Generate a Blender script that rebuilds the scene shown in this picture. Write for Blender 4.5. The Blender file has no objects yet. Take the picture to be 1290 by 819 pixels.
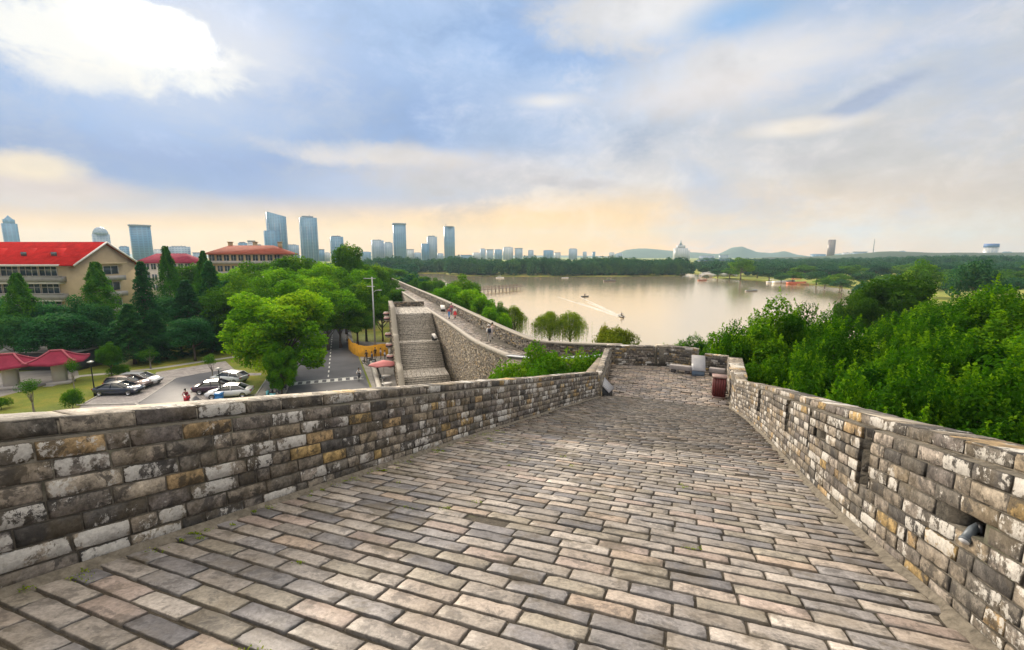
import bpy, math, random
import numpy as np
from mathutils import Vector, Matrix
from mathutils.geometry import tessellate_polygon
PI = math.pi
R = math.radians
rs = np.random.RandomState(7)
random.seed(7)
sc = bpy.context.scene
EXPO, ZEN, SUNHOLE, SUNE, SUNA = .6, 3.5, 34.0, 3.8, 10
HAZEC, HAZED = (.55, .78, 1.0, 1), .00013
col = sc.collection

# ------------------------------------------------------------------ camera
ZC = 16.0
FPX, CXP, CYP, HYP = 570.0, 645.0, 409.5, 322.0
PIT = math.atan((CYP - HYP) / FPX)
cam = bpy.data.cameras.new('camera')
cam.sensor_width = 36
cam.lens = FPX / 1290 * 36
cam.clip_start = 0.1
cam.clip_end = 20000
co = bpy.data.objects.new('camera', cam)
co.location = (0, 0, ZC)
co.rotation_euler = (PI / 2 - PIT, 0, 0)
col.objects.link(co)
sc.camera = co

def ray(u, v):
    x = (u - CXP) / FPX; y = (v - CYP) / FPX
    return np.array([x, math.cos(PIT) - y * math.sin(PIT), -math.sin(PIT) - y * math.cos(PIT)])
def gp(u, v, z=0.0):                      # a surveyed point at height z
    r = ray(u, v); k = (z - ZC) / r[2]
    return np.array([r[0] * k, r[1] * k, z])
def dp(u, v, y):                          # a surveyed point at distance y
    r = ray(u, v); k = y / r[1]
    return np.array([r[0] * k, y, r[2] * k + ZC])

# ------------------------------------------------------------------ mesh builder
class MB:
    def __init__(s):
        s.v = []; s.f4 = []; s.f3 = []; s.fn = []; s.c = []; s.n = 0; s.m4 = []; s.m3 = []; s.mn = []; s.uv = []; s.hasuv = False
    def add(s, v, f, c=(1, 1, 1, 0), m=0, uv=None):
        v = np.asarray(v, dtype=np.float32).reshape(-1, 3)
        c = np.asarray(c, dtype=np.float32)
        if c.ndim == 1:
            if len(c) == 3: c = np.append(c, 0)
            c = np.tile(c, (len(v), 1))
        s.v.append(v); s.c.append(c)
        if uv is None: s.uv.append(np.zeros((len(v), 2), dtype=np.float32))
        else: s.uv.append(np.asarray(uv, dtype=np.float32)); s.hasuv = True
        if isinstance(f, np.ndarray):
            if len(f):
                if f.shape[1] == 4: s.f4.append(f + s.n); s.m4.append(np.full(len(f), m))
                else: s.f3.append(f + s.n); s.m3.append(np.full(len(f), m))
        else:
            for q in f:
                q = [i + s.n for i in q]
                if len(q) == 4: s.f4.append(np.array([q])); s.m4.append(np.array([m]))
                elif len(q) == 3: s.f3.append(np.array([q])); s.m3.append(np.array([m]))
                else: s.fn.append(q); s.mn.append(m)
        s.n += len(v)
    def box(s, lo, hi, c=(1, 1, 1, 0), m=0, M=None):
        x0, y0, z0 = lo; x1, y1, z1 = hi
        v = np.array([(x0,y0,z0),(x1,y0,z0),(x1,y1,z0),(x0,y1,z0),(x0,y0,z1),(x1,y0,z1),(x1,y1,z1),(x0,y1,z1)], dtype=float)
        if M is not None: v = (np.array(M.to_3x3()) @ v.T).T + np.array(M.translation)
        s.add(v, np.array([(0,3,2,1),(4,5,6,7),(0,1,5,4),(1,2,6,5),(2,3,7,6),(3,0,4,7)]), c, m)
    def tube(s, pts, rad, n=6, c=(1, 1, 1, 0), m=0, caps=True):
        pts = [Vector(p) for p in pts]
        if not hasattr(rad, '__len__'): rad = [rad] * len(pts)
        vs = []
        for i, p in enumerate(pts):
            d = (pts[min(i + 1, len(pts) - 1)] - pts[max(i - 1, 0)]).normalized()
            a = d.cross(Vector((0, 0, 1))) if abs(d.z) < .95 else d.cross(Vector((1, 0, 0)))
            a.normalize(); b = d.cross(a)
            for k in range(n):
                t = 2 * PI * k / n
                vs.append(p + (a * math.cos(t) + b * math.sin(t)) * rad[i])
        fs = []
        for i in range(len(pts) - 1):
            for k in range(n):
                fs.append((i*n+k, i*n+(k+1)%n, (i+1)*n+(k+1)%n, (i+1)*n+k))
        s.add([tuple(v) for v in vs], np.array(fs), c, m)
        if caps:
            base = s.n - len(vs)
            s.fn.append([base + k for k in range(n)][::-1]); s.mn.append(m)
            s.fn.append([base + (len(pts)-1)*n + k for k in range(n)]); s.mn.append(m)
    def lathe(s, prof, o=(0, 0, 0), n=12, c=(1, 1, 1, 0), m=0, axis='z'):
        vs = []
        for r_, h in prof:
            for k in range(n):
                t = 2 * PI * k / n
                p = (r_*math.cos(t), r_*math.sin(t), h)
                if axis == 'y': p = (p[0], p[2], p[1])
                vs.append((p[0]+o[0], p[1]+o[1], p[2]+o[2]))
        fs = []
        for i in range(len(prof) - 1):
            for k in range(n):
                q = (i*n+k, i*n+(k+1)%n, (i+1)*n+(k+1)%n, (i+1)*n+k)
                fs.append(q if axis == 'z' else q[::-1])
        s.add(vs, np.array(fs), c, m)
        base = s.n - len(vs)
        s.fn.append([base + k for k in range(n)][::-1]); s.mn.append(m)
        s.fn.append([base + (len(prof)-1)*n + k for k in range(n)]); s.mn.append(m)
    def prism(s, poly, z0, z1, c=(1, 1, 1, 0), m=0):     # poly XY anticlockwise, z0/z1 scalars or lists
        n = len(poly)
        if not hasattr(z0, '__len__'): z0 = [z0] * n
        if not hasattr(z1, '__len__'): z1 = [z1] * n
        v = [(p[0], p[1], z0[i]) for i, p in enumerate(poly)] + [(p[0], p[1], z1[i]) for i, p in enumerate(poly)]
        f = [(i, (i+1) % n, (i+1) % n + n, i + n) for i in range(n)]
        f.append(tuple(range(n))[::-1]); f.append(tuple(range(n, 2*n)))
        s.add(v, f, c, m)
    def mesh(s, name, mats, smooth=False):
        me = bpy.data.meshes.new(name)
        V = np.concatenate(s.v) if s.v else np.zeros((0, 3), np.float32)
        me.vertices.add(len(V)); me.vertices.foreach_set('co', V.ravel())
        loops = []; starts = []; tot = 0; mi = []
        if s.f4:
            F = np.concatenate(s.f4); loops.append(F.ravel()); starts.append(np.arange(len(F))*4 + tot); tot += 4*len(F); mi.append(np.concatenate(s.m4))
        if s.f3:
            F = np.concatenate(s.f3); loops.append(F.ravel()); starts.append(np.arange(len(F))*3 + tot); tot += 3*len(F); mi.append(np.concatenate(s.m3))
        for q, m in zip(s.fn, s.mn):
            loops.append(np.array(q)); starts.append(np.array([tot])); tot += len(q); mi.append(np.array([m]))
        L = np.concatenate(loops).astype(np.int32); S = np.concatenate(starts).astype(np.int32)
        me.loops.add(len(L)); me.loops.foreach_set('vertex_index', L)
        me.polygons.add(len(S)); me.polygons.foreach_set('loop_start', S)
        me.polygons.foreach_set('material_index', np.concatenate(mi).astype(np.int32))
        if smooth: me.polygons.foreach_set('use_smooth', np.ones(len(S), dtype=bool))
        ca = me.color_attributes.new('Col', 'FLOAT_COLOR', 'POINT')
        ca.data.foreach_set('color', np.concatenate(s.c).astype(np.float32).ravel())
        if s.hasuv:
            ul = me.uv_layers.new(name='UVMap')
            ul.data.foreach_set('uv', np.concatenate(s.uv)[L].ravel())
        if not isinstance(mats, (list, tuple)): mats = [mats]
        for m in mats: me.materials.append(m)
        me.update(); me.validate()
        return me
    def build(s, name, mats, parent=None, smooth=False):
        o = bpy.data.objects.new(name, s.mesh(name, mats, smooth))
        col.objects.link(o)
        if parent is not None: o.parent = parent
        return o

def tag(o, label=None, cat=None, group=None, kind=None):
    if label: o['label'] = label
    if cat: o['category'] = cat
    if group: o['group'] = group
    if kind: o['kind'] = kind
    return o
def thing(name, label, cat, loc=(0, 0, 0), rz=0, group=None):
    o = bpy.data.objects.new(name, None); col.objects.link(o)
    o.location = loc; o.rotation_euler = (0, 0, rz); o.empty_display_size = .2
    return tag(o, label, cat, group)
def dup(root, loc, rz=0, scale=None, label=None, group=None):
    def cp(o, par):
        c = o.copy(); col.objects.link(c)
        if par is not None: c.parent = par
        for ch in list(o.children):
            if ch != c: cp(ch, c)
        return c
    r = cp(root, None)
    r.location = loc; r.rotation_euler = (0, 0, rz)
    if scale is not None: r.scale = scale
    if label: r['label'] = label
    if group: r['group'] = group
    return r

# ------------------------------------------------------------------ materials
def nm(name):
    m = bpy.data.materials.new(name); m.use_nodes = True
    nt = m.node_tree; b = nt.nodes['Principled BSDF']
    return m, nt, b
def N(nt, t, **k):
    n = nt.nodes.new(t)
    for a, v in k.items():
        if a.startswith('i_'): n.inputs[int(a[2:]) if a[2:].isdigit() else a[2:]].default_value = v
        else: setattr(n, a, v)
    return n
def ramp(nt, src, stops, interp='LINEAR'):
    r = nt.nodes.new('ShaderNodeValToRGB'); r.color_ramp.interpolation = interp
    els = r.color_ramp.elements
    while len(els) > 1: els.remove(els[-1])
    for i, (p, c) in enumerate(stops):
        e = els[0] if i == 0 else els.new(p)
        e.position = p
        e.color = (c, c, c, 1) if not hasattr(c, '__len__') else (*c[:3], 1)
    nt.links.new(src, r.inputs[0]); return r.outputs[0]
def mixc(nt, f, a, b, mode='MIX'):
    n = nt.nodes.new('ShaderNodeMix'); n.data_type = 'RGBA'; n.blend_type = mode
    for inp, v in ((n.inputs[0], f), (n.inputs[6], a), (n.inputs[7], b)):
        if isinstance(v, bpy.types.NodeSocket): nt.links.new(v, inp)
        elif hasattr(v, '__len__'): inp.default_value = (*v[:3], 1)
        else: inp.default_value = v
    return n.outputs[2]
def mth(nt, op, a, b=None, c=None, clamp=False):
    n = nt.nodes.new('ShaderNodeMath'); n.operation = op; n.use_clamp = clamp
    for i, v in enumerate((a, b, c)):
        if v is None: continue
        if isinstance(v, bpy.types.NodeSocket): nt.links.new(v, n.inputs[i])
        else: n.inputs[i].default_value = v
    return n.outputs[0]
def noise(nt, vec, scale, detail=4, rough=.6, dist=0, fac=True):
    n = nt.nodes.new('ShaderNodeTexNoise'); n.inputs['Scale'].default_value = scale
    n.inputs['Detail'].default_value = detail; n.inputs['Roughness'].default_value = rough; n.inputs['Distortion'].default_value = dist
    if vec is not None: nt.links.new(vec, n.inputs['Vector'])
    return n.outputs[0] if fac else n.outputs[1]
def gpos(nt):
    return nt.nodes.new('ShaderNodeNewGeometry').outputs['Position']
def opos(nt):
    return nt.nodes.new('ShaderNodeTexCoord').outputs['Object']
def bump(nt, b, h, strength=.4, dist=.02):
    n = nt.nodes.new('ShaderNodeBump'); n.inputs['Strength'].default_value = strength; n.inputs['Distance'].default_value = dist
    nt.links.new(h, n.inputs['Height']); nt.links.new(n.outputs[0], b.inputs['Normal'])
def simple(name, c, rough=.6, metal=0, var=.12, scale=3, spec=.5):
    m, nt, b = nm(name)
    p = opos(nt)
    f = noise(nt, p, scale, 4)
    lo = tuple(max(0, x * (1 - var)) for x in c); hi = tuple(x * (1 + var) for x in c)
    nt.links.new(ramp(nt, f, [(.3, lo), (.7, hi)]), b.inputs['Base Color'])
    b.inputs['Roughness'].default_value = rough; b.inputs['Metallic'].default_value = metal
    b.inputs['Specular IOR Level'].default_value = spec
    return m
def lime_mask(nt, p, alpha, amt=.42, th=.69):
    ln = noise(nt, p, 17, 12, .8, .2); lo = noise(nt, p, 2.3, 4, .6)
    mp_ = N(nt, 'ShaderNodeMapping'); mp_.inputs['Scale'].default_value = (7, 7, 1.6); nt.links.new(p, mp_.inputs[0]); run = noise(nt, mp_.outputs[0], 1.0, 6, .7)
    v = mth(nt, 'ADD', mth(nt, 'MULTIPLY', ln, .75), mth(nt, 'MULTIPLY', mth(nt, 'SUBTRACT', lo, .5), .75))
    v = mth(nt, 'ADD', v, mth(nt, 'MULTIPLY', mth(nt, 'SUBTRACT', run, .5), .45))
    if alpha is not None: v = mth(nt, 'ADD', v, mth(nt, 'MULTIPLY', alpha, amt))
    else: v = mth(nt, 'ADD', v, .05)
    return ramp(nt, v, [(th - .115, 0), (th - .075, 1)])
def brick_material(name, lime=True, bumpd=.012, rough=.72, spec=.35, moss=.3, soot=.75, flatb=False):
    m, nt, b = nm(name)
    a = N(nt, 'ShaderNodeVertexColor', layer_name='Col')
    p = gpos(nt)
    n1 = noise(nt, p, 9, 6, .65); n2 = noise(nt, p, 38, 5, .7); n3 = noise(nt, p, 2.2, 5, .6)
    tone = ramp(nt, n1, [(.34, .38), (.5, 1.0), (.66, 1.6)]) if not flatb else ramp(nt, n1, [(.3, .8), (.5, 1.0), (.72, 1.16)])
    c = mixc(nt, 1.0, a.outputs['Color'], tone, 'MULTIPLY')
    c = mixc(nt, 1.0, c, ramp(nt, n2, [(.3, .6), (.52, 1.0), (.75, 1.4)]), 'MULTIPLY')
    # dark weathering stains, own shape
    st = ramp(nt, noise(nt, p, 6, 8, .72, .4), [(.53, 0), (.57, 1)])
    c = mixc(nt, mth(nt, 'MULTIPLY', st, soot), c, (.035, .032, .03))
    # brown-olive crust
    mo = ramp(nt, noise(nt, p, 3.1, 5, .62), [(.5, 0), (.64, 1)])
    c = mixc(nt, mth(nt, 'MULTIPLY', mo, moss), c, (.13, .095, .045))
    if lime:
        lm = lime_mask(nt, p, a.outputs['Alpha'], .36 if not flatb else .3, .69 if not flatb else .76)
        lc = ramp(nt, noise(nt, p, 30, 6, .75), [(.3, (.36, .34, .31)), (.55, (.56, .54, .50)), (.75, (.68, .66, .62))])
        c = mixc(nt, mth(nt, 'MULTIPLY', lm, .88), c, lc)
    if flatb:   # trodden soil lying over bricks and joints in patches
        so1 = ramp(nt, noise(nt, p, 1.5, 9, .68, .3), [(.565, 0), (.62, 1)])
        sc1 = ramp(nt, noise(nt, p, 40, 6, .8), [(.3, (.05, .042, .03)), (.7, (.16, .13, .09))])
        c = mixc(nt, mth(nt, 'MULTIPLY', so1, .72), c, sc1)
        c = mixc(nt, 1, c, ramp(nt, noise(nt, p, .55, 5, .6), [(.35, .8), (.65, 1.12)]), 'MULTIPLY')
    nt.links.new(c, b.inputs['Base Color'])
    b.inputs['Roughness'].default_value = rough; b.inputs['Specular IOR Level'].default_value = spec
    hh = mth(nt, 'ADD', mth(nt, 'MULTIPLY', n1, 1.0 if not flatb else .12), mth(nt, 'ADD', mth(nt, 'MULTIPLY', n2, .6), mth(nt, 'MULTIPLY', noise(nt, p, 110, 4, .7), .25)))
    bump(nt, b, hh, 1.0, bumpd)
    return m
M = {}
M['brick'] = brick_material('wall_brick')
M['pave'] = brick_material('paving_brick', lime=True, bumpd=.006, rough=.5, spec=.5, moss=.25, soot=.45, flatb=True)
M['farbrick'] = brick_material('far_wall_brick', lime=False, bumpd=.03, moss=.25)
def mortar(name, c1, c2):
    m, nt, b = nm(name); p = gpos(nt)
    f = noise(nt, p, 14, 7, .7); g = noise(nt, p, 1.7, 4)
    c = ramp(nt, f, [(.3, c1), (.7, c2)])
    gm = ramp(nt, g, [(.62, 0), (.72, 1)])
    c = mixc(nt, mth(nt, 'MULTIPLY', gm, .4), c, (.045, .07, .012))
    if name in ('old_mortar', 'coping_mortar'): c = mixc(nt, mth(nt, 'MULTIPLY', lime_mask(nt, p, None), .8), c, (.45, .43, .39))
    nt.links.new(c, b.inputs['Base Color']); b.inputs['Roughness'].default_value = .9
    bump(nt, b, f, .8, .03); return m
M['mortar'] = mortar('old_mortar', (.05, .045, .035), (.17, .15, .12))
M['joint'] = mortar('joint_dirt', (.025, .02, .015), (.085, .07, .05))
M['topmortar'] = mortar('coping_mortar', (.30, .26, .20), (.5, .45, .37))
def brick_uv(name, c1, c2, mo, bw=.4, bh=.12):
    m, nt, b = nm(name)
    uv = nt.nodes.new('ShaderNodeTexCoord').outputs['UV']
    br = nt.nodes.new('ShaderNodeTexBrick'); nt.links.new(uv, br.inputs['Vector'])
    br.inputs['Color1'].default_value = (*c1, 1); br.inputs['Color2'].default_value = (*c2, 1); br.inputs['Mortar'].default_value = (*mo, 1)
    br.inputs['Scale'].default_value = 1; br.inputs['Brick Width'].default_value = bw; br.inputs['Row Height'].default_value = bh
    br.inputs['Mortar Size'].default_value = .012
    p = gpos(nt)
    c = mixc(nt, 1, br.outputs['Color'], ramp(nt, noise(nt, p, 1.1, 7, .7), [(.3, .6), (.7, 1.3)]), 'MULTIPLY')
    nt.links.new(c, b.inputs['Base Color']); b.inputs['Roughness'].default_value = .85
    bump(nt, b, mth(nt, 'ADD', mth(nt, 'MULTIPLY', br.outputs['Fac'], -1), noise(nt, p, 12, 5)), .6, .03)
    return m
M['massbrick'] = brick_uv('massive_wall_brick', (.26, .21, .15), (.16, .14, .11), (.12, .105, .085))
def asphalt():
    m, nt, b = nm('asphalt'); p = gpos(nt)
    c = ramp(nt, noise(nt, p, 30, 5, .8), [(.3, (.075, .077, .088)), (.7, (.105, .105, .118))])
    c = mixc(nt, 1, c, ramp(nt, noise(nt, p, .25, 5, .65), [(.3, .72), (.7, 1.3)]), 'MULTIPLY')
    nt.links.new(c, b.inputs['Base Color']); b.inputs['Roughness'].default_value = .7; return m
M['asphalt'] = asphalt()
M['pavement'] = simple('pavement_concrete', (.27, .25, .23), .8, var=.22, scale=.8)
M['kerb'] = simple('kerb_stone', (.42, .40, .37), .8, var=.15, scale=4)
M['lot'] = brick_uv('lot_pavers', (.40, .36, .345), (.34, .31, .30), (.25, .23, .22), .4, .2)
def lawn():
    m, nt, b = nm('lawn_grass'); p = gpos(nt)
    c = ramp(nt, noise(nt, p, .16, 6, .7), [(.3, (.09, .15, .015)), (.5, (.20, .23, .02)), (.66, (.34, .27, .04))])
    c = mixc(nt, 1, c, ramp(nt, noise(nt, p, 6, 6, .8), [(.3, .6), (.7, 1.35)]), 'MULTIPLY')
    nt.links.new(c, b.inputs['Base Color']); b.inputs['Roughness'].default_value = .9
    bump(nt, b, noise(nt, p, 14, 5, .8), 1, .1); return m
M['lawn'] = lawn()
def leafmat(name, dark, mid, bright, trans=.35):
    m, nt, b = nm(name)
    a = N(nt, 'ShaderNodeVertexColor', layer_name='Col')
    sep = N(nt, 'ShaderNodeSeparateColor'); nt.links.new(a.outputs['Color'], sep.inputs[0])
    oi = N(nt, 'ShaderNodeObjectInfo')
    v = mth(nt, 'ADD', sep.outputs[0], mth(nt, 'MULTIPLY', mth(nt, 'SUBTRACT', oi.outputs['Random'], .5), .36), clamp=True)
    c = ramp(nt, v, [(0, dark), (.5, mid), (1, bright)])
    nt.links.new(c, b.inputs['Base Color']); b.inputs['Roughness'].default_value = .8; b.inputs['Specular IOR Level'].default_value = .03
    tr = N(nt, 'ShaderNodeBsdfTranslucent')
    hs = N(nt, 'ShaderNodeHueSaturation', i_Saturation=1.1, i_Value=1.5); nt.links.new(c, hs.inputs['Color'])
    nt.links.new(hs.outputs[0], tr.inputs['Color'])
    mx = N(nt, 'ShaderNodeMixShader'); mx.inputs[0].default_value = trans
    nt.links.new(b.outputs[0], mx.inputs[1]); nt.links.new(tr.outputs[0], mx.inputs[2])
    nt.links.new(mx.outputs[0], nt.nodes['Material Output'].inputs['Surface'])
    return m
M['camphor'] = leafmat('camphor_leaves', (.04, .14, .006), (.13, .31, .008), (.34, .50, .014))
M['dense'] = leafmat('dense_dark_leaves', (.02, .06, .006), (.04, .10, .008), (.09, .16, .012))
M['broad'] = leafmat('broadleaf_leaves', (.03, .10, .007), (.065, .17, .009), (.16, .27, .013))
M['cedar'] = leafmat('cedar_needles', (.014, .07, .022), (.032, .125, .034), (.075, .20, .042), .25)
M['conifer'] = leafmat('redwood_needles', (.02, .09, .010), (.05, .165, .014), (.11, .25, .02), .25)
M['maple'] = leafmat('maple_leaves', (.014, .058, .004), (.045, .135, .006), (.15, .29, .010), .4)
M['willow'] = leafmat('willow_leaves', (.08, .15, .008), (.16, .24, .012), (.28, .34, .02), .4)
M['yellowbush'] = leafmat('light_shrub_leaves', (.07, .11, .008), (.15, .18, .012), (.24, .23, .02), .4)
M['farleaf'] = leafmat('far_foliage', (.015, .065, .03), (.03, .10, .04), (.06, .14, .03), .2)
M['bark'] = simple('bark', (.10, .075, .055), .9, var=.35, scale=6)
M['paleb'] = simple('pale_bark', (.22, .19, .16), .9, var=.3, scale=6)

# ------------------------------------------------------------------ brickwork
def bricks(mb, O, U, V, n, depth, C, det=(1, 1), bev=.012, prot=.0, jit=.003, rng=rs, wob=1.0):
    """N bricks: corner O, edge vectors U,V, outward normal n, colour C (N,4); worn chamfered face with skirt"""
    O = np.asarray(O); U = np.asarray(U); V = np.asarray(V); n = np.asarray(n); Nn = len(O)
    if n.ndim == 1: n = np.tile(n, (Nn, 1))
    nx, ny = det
    ul = np.linalg.norm(U, axis=1); vl = np.linalg.norm(V, axis=1)
    ga, gb = np.meshgrid(np.linspace(0, 1, nx + 1), np.linspace(0, 1, ny + 1))
    ga = ga.ravel(); gb = gb.ravel(); P = len(ga)
    A = np.tile(ga, (Nn, 1)); B = np.tile(gb, (Nn, 1))
    bu = (bev / ul)[:, None]; bv = (bev / vl)[:, None]
    ea = (ga == 0).astype(float) - (ga == 1); eb = (gb == 0).astype(float) - (gb == 1)
    corner = (np.abs(ea) * np.abs(eb))
    ra = 0.2 + rng.rand(Nn, P) ** 2 * 2.2 + corner * rng.rand(Nn, P) ** 2 * 3.6
    rb = 0.2 + rng.rand(Nn, P) ** 2 * 1.8 + corner * rng.rand(Nn, P) ** 2 * 3.0
    A = A + ea * bu * ra; B = B + eb * bv * rb
    off = prot + rng.randn(Nn, 1) * jit * 1.5 + rng.randn(Nn, P) * jit
    off = off - (np.maximum(np.abs(ea), np.abs(eb))) * jit * rng.rand(Nn, P) * 1.5
    tu = rng.randn(Nn, 1) * jit * 1.3; tv = rng.randn(Nn, 1) * jit * 1.0
    off = off + tu * (ga - .5) * 2 + tv * (gb - .5) * 2
    F = O[:, None, :] + A[..., None] * U[:, None, :] + B[..., None] * V[:, None, :] + off[..., None] * n[:, None, :]
    # perimeter
    idx = np.arange(P).reshape(ny + 1, nx + 1)
    per = list(idx[0, :]) + list(idx[1:, -1]) + list(idx[-1, -2::-1]) + list(idx[-2:0:-1, 0])
    per = np.array(per)
    m1 = O[:, None, :] + ga[per][None, :, None] * U[:, None, :] + gb[per][None, :, None] * V[:, None, :]
    S1 = m1 + (off[:, per] - bev * .9)[..., None] * n[:, None, :]
    S2 = m1 - depth * n[:, None, :]
    Q = len(per); tot = P + 2 * Q
    allv = np.concatenate([F, S1, S2], axis=1).reshape(-1, 3)
    fl = []
    for j in range(ny):
        for i in range(nx):
            fl.append((idx[j, i], idx[j, i+1], idx[j+1, i+1], idx[j+1, i]))
    for k in range(Q):
        k2 = (k + 1) % Q
        fl.append((P + k, P + k2, per[k2], per[k]))
        fl.append((P + Q + k, P + Q + k2, P + k2, P + k))
    fl = np.array(fl)
    fa = (fl[None] + (np.arange(Nn) * tot)[:, None, None]).reshape(-1, 4)
    # keep outward orientation
    if np.dot(np.cross(U[0], V[0]), n[0]) < 0: fa = fa[:, ::-1]
    CC = np.repeat(C[:, None, :], tot, axis=1); CC[:, P:P + Q, :3] *= .40; CC[:, P + Q:, :3] *= .16; CC[:, P:, 3] *= .3  # side skirts coloured darker: joint dirt plus shade painted in below brick edges
    mb.add(allv, fa, CC.reshape(-1, 4))

PAL_WALL = np.array([(.17,.145,.115),(.13,.115,.095),(.21,.18,.145),(.095,.085,.072),(.25,.215,.17),(.12,.105,.095),(.19,.155,.11),(.27,.19,.10),(.06,.055,.05),(.16,.14,.12),(.30,.21,.09),(.23,.20,.17)])
P_WALL = np.array([14,12,12,12,9,10,9,6,11,10,5,9.]); P_WALL /= P_WALL.sum()
def wall_colors(n, bright=1.0, lime=.22, rng=rs):
    c = PAL_WALL[rng.choice(len(PAL_WALL), n, p=P_WALL)] * bright * (0.8 + .45 * rng.rand(n, 1))
    a = np.where(rng.rand(n) < lime, .42 + .36 * rng.rand(n), rng.rand(n) * .3)
    return np.concatenate([c, a[:, None]], axis=1)
PAL_PAVE = np.array([(.42,.375,.32),(.36,.325,.285),(.29,.275,.265),(.46,.39,.32),(.23,.22,.22),(.43,.345,.29),(.50,.45,.39),(.36,.32,.25),(.20,.19,.185),(.47,.37,.28)])
P_PAVE = np.array([16,15,13,12,9,8,7,10,5,5.]); P_PAVE /= P_PAVE.sum()
def pave_colors(n, rng=rs):
    c0 = PAL_PAVE[rng.choice(len(PAL_PAVE), n, p=P_PAVE)]; c = .88 * (c0 * .9 + .1 * c0.mean(1, keepdims=True) * np.array([1.08, 1.0, .9])) * (0.72 + .36 * rng.rand(n, 1)) * np.array([.98, .97, 1.0])
    a = np.where(rng.rand(n) < .05, .3 + .3 * rng.rand(n), rng.rand(n) * .22)
    return np.concatenate([c, a[:, None]], axis=1)

class Path:
    def __init__(s, pts):          # pts (x,y,z)
        s.p = np.array(pts, float); d = np.linalg.norm(np.diff(s.p[:, :2], axis=0), axis=1)
        s.d = np.concatenate([[0], np.cumsum(d)]); s.L = s.d[-1]
    def at(s, t):
        t = np.asarray(t, float)
        return np.stack([np.interp(t, s.d, s.p[:, i]) for i in range(3)], axis=-1)
    def nrm(s, t):                 # left-hand normal
        a = s.at(np.clip(np.asarray(t) - .3, 0, s.L)); b = s.at(np.clip(np.asarray(t) + .3, 0, s.L))
        d = b - a; l = np.hypot(d[..., 0], d[..., 1])
        return np.stack([-d[..., 1] / l, d[..., 0] / l, 0 * l], axis=-1)

def wall_bricks(mb, path, side, off, z0, z1, ch, bl=(.3, .46), det=(1, 1), bright=1., lime=.22, skip=None, colors=None, t0=0, t1=None, depth=.05, bev=.007, jit=.0016, prot=.012, gap=.012, rng=rs):
    """courses of bricks on a face offset `off` to `side` (+1 left) of the path, from z0 to z1 above the path line"""
    t1 = path.L if t1 is None else t1
    nc = max(1, int(round((z1 - z0) / ch))); chh = (z1 - z0) / nc
    O = []; U = []; V = []; NN = []
    for c in range(nc):
        t = t0 - rng.rand() * bl[1] * .6
        zb = z0 + c * chh + gap / 2; zt = z0 + (c + 1) * chh - gap / 2
        while t < t1:
            L = rng.uniform(*bl) if rng.rand() > .22 else rng.uniform(bl[0] * .5, bl[0] * .75)
            a = max(t, t0) + gap / 2; b = min(t + L, t1) - gap / 2
            t += L
            if b - a < .04: continue
            if skip and skip(a, b, zb, zt): continue
            O.append(a); U.append(b); V.append((zb, zt))
    a = np.array(O); b = np.array(U); zz = np.array(V)
    pa = path.at(a); pb = path.at(b); na = path.nrm(a) * side; nb = path.nrm(b) * side
    pa = pa + na * off; pb = pb + nb * off
    n_ = (na + nb); n_ /= np.linalg.norm(n_, axis=1)[:, None]
    Oc = pa.copy(); Oc[:, 2] += zz[:, 0]
    Uc = pb - pa
    Vc = np.zeros_like(Uc); Vc[:, 2] = zz[:, 1] - zz[:, 0]
    Cc = wall_colors(len(Oc), bright, lime, rng) if colors is None else colors(len(Oc))
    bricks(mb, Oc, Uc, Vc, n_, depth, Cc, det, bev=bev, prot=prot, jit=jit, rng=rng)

def strip(mb, path, offa, offb, z0, z1, step=.6, c=(1, 1, 1, 0), m=0, zbase=None, t0=0, t1=None):
    """solid wall core following a path, between lateral offsets offa<offb (left positive)"""
    t1 = path.L if t1 is None else t1
    ts = np.unique(np.concatenate([np.arange(t0, t1, step), [t1]]))
    P = path.at(ts); Nn = path.nrm(ts)
    A = P + Nn * offa; B = P + Nn * offb
    def z(p, q): r = p.copy(); r[:, 2] = (r[:, 2] + q); return r
    lowA, lowB = z(A, z0), z(B, z0)
    if zbase is not None: lowA[:, 2] = zbase; lowB[:, 2] = zbase
    rings = np.stack([lowA, lowB, z(B, z1), z(A, z1)], axis=1)
    k = len(ts); v = rings.reshape(-1, 3)
    f = []
    for i in range(k - 1):
        for j in range(4):
            j2 = (j + 1) % 4
            f.append((i*4+j, (i+1)*4+j, (i+1)*4+j2, i*4+j2))
    f.append((0, 1, 2, 3)); f.append(((k-1)*4+3, (k-1)*4+2, (k-1)*4+1, (k-1)*4))
    uv = np.stack([np.repeat(ts, 4), v[:, 2]], axis=1)
    mb.add(v, np.array(f), c, m, uv=uv)

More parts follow.
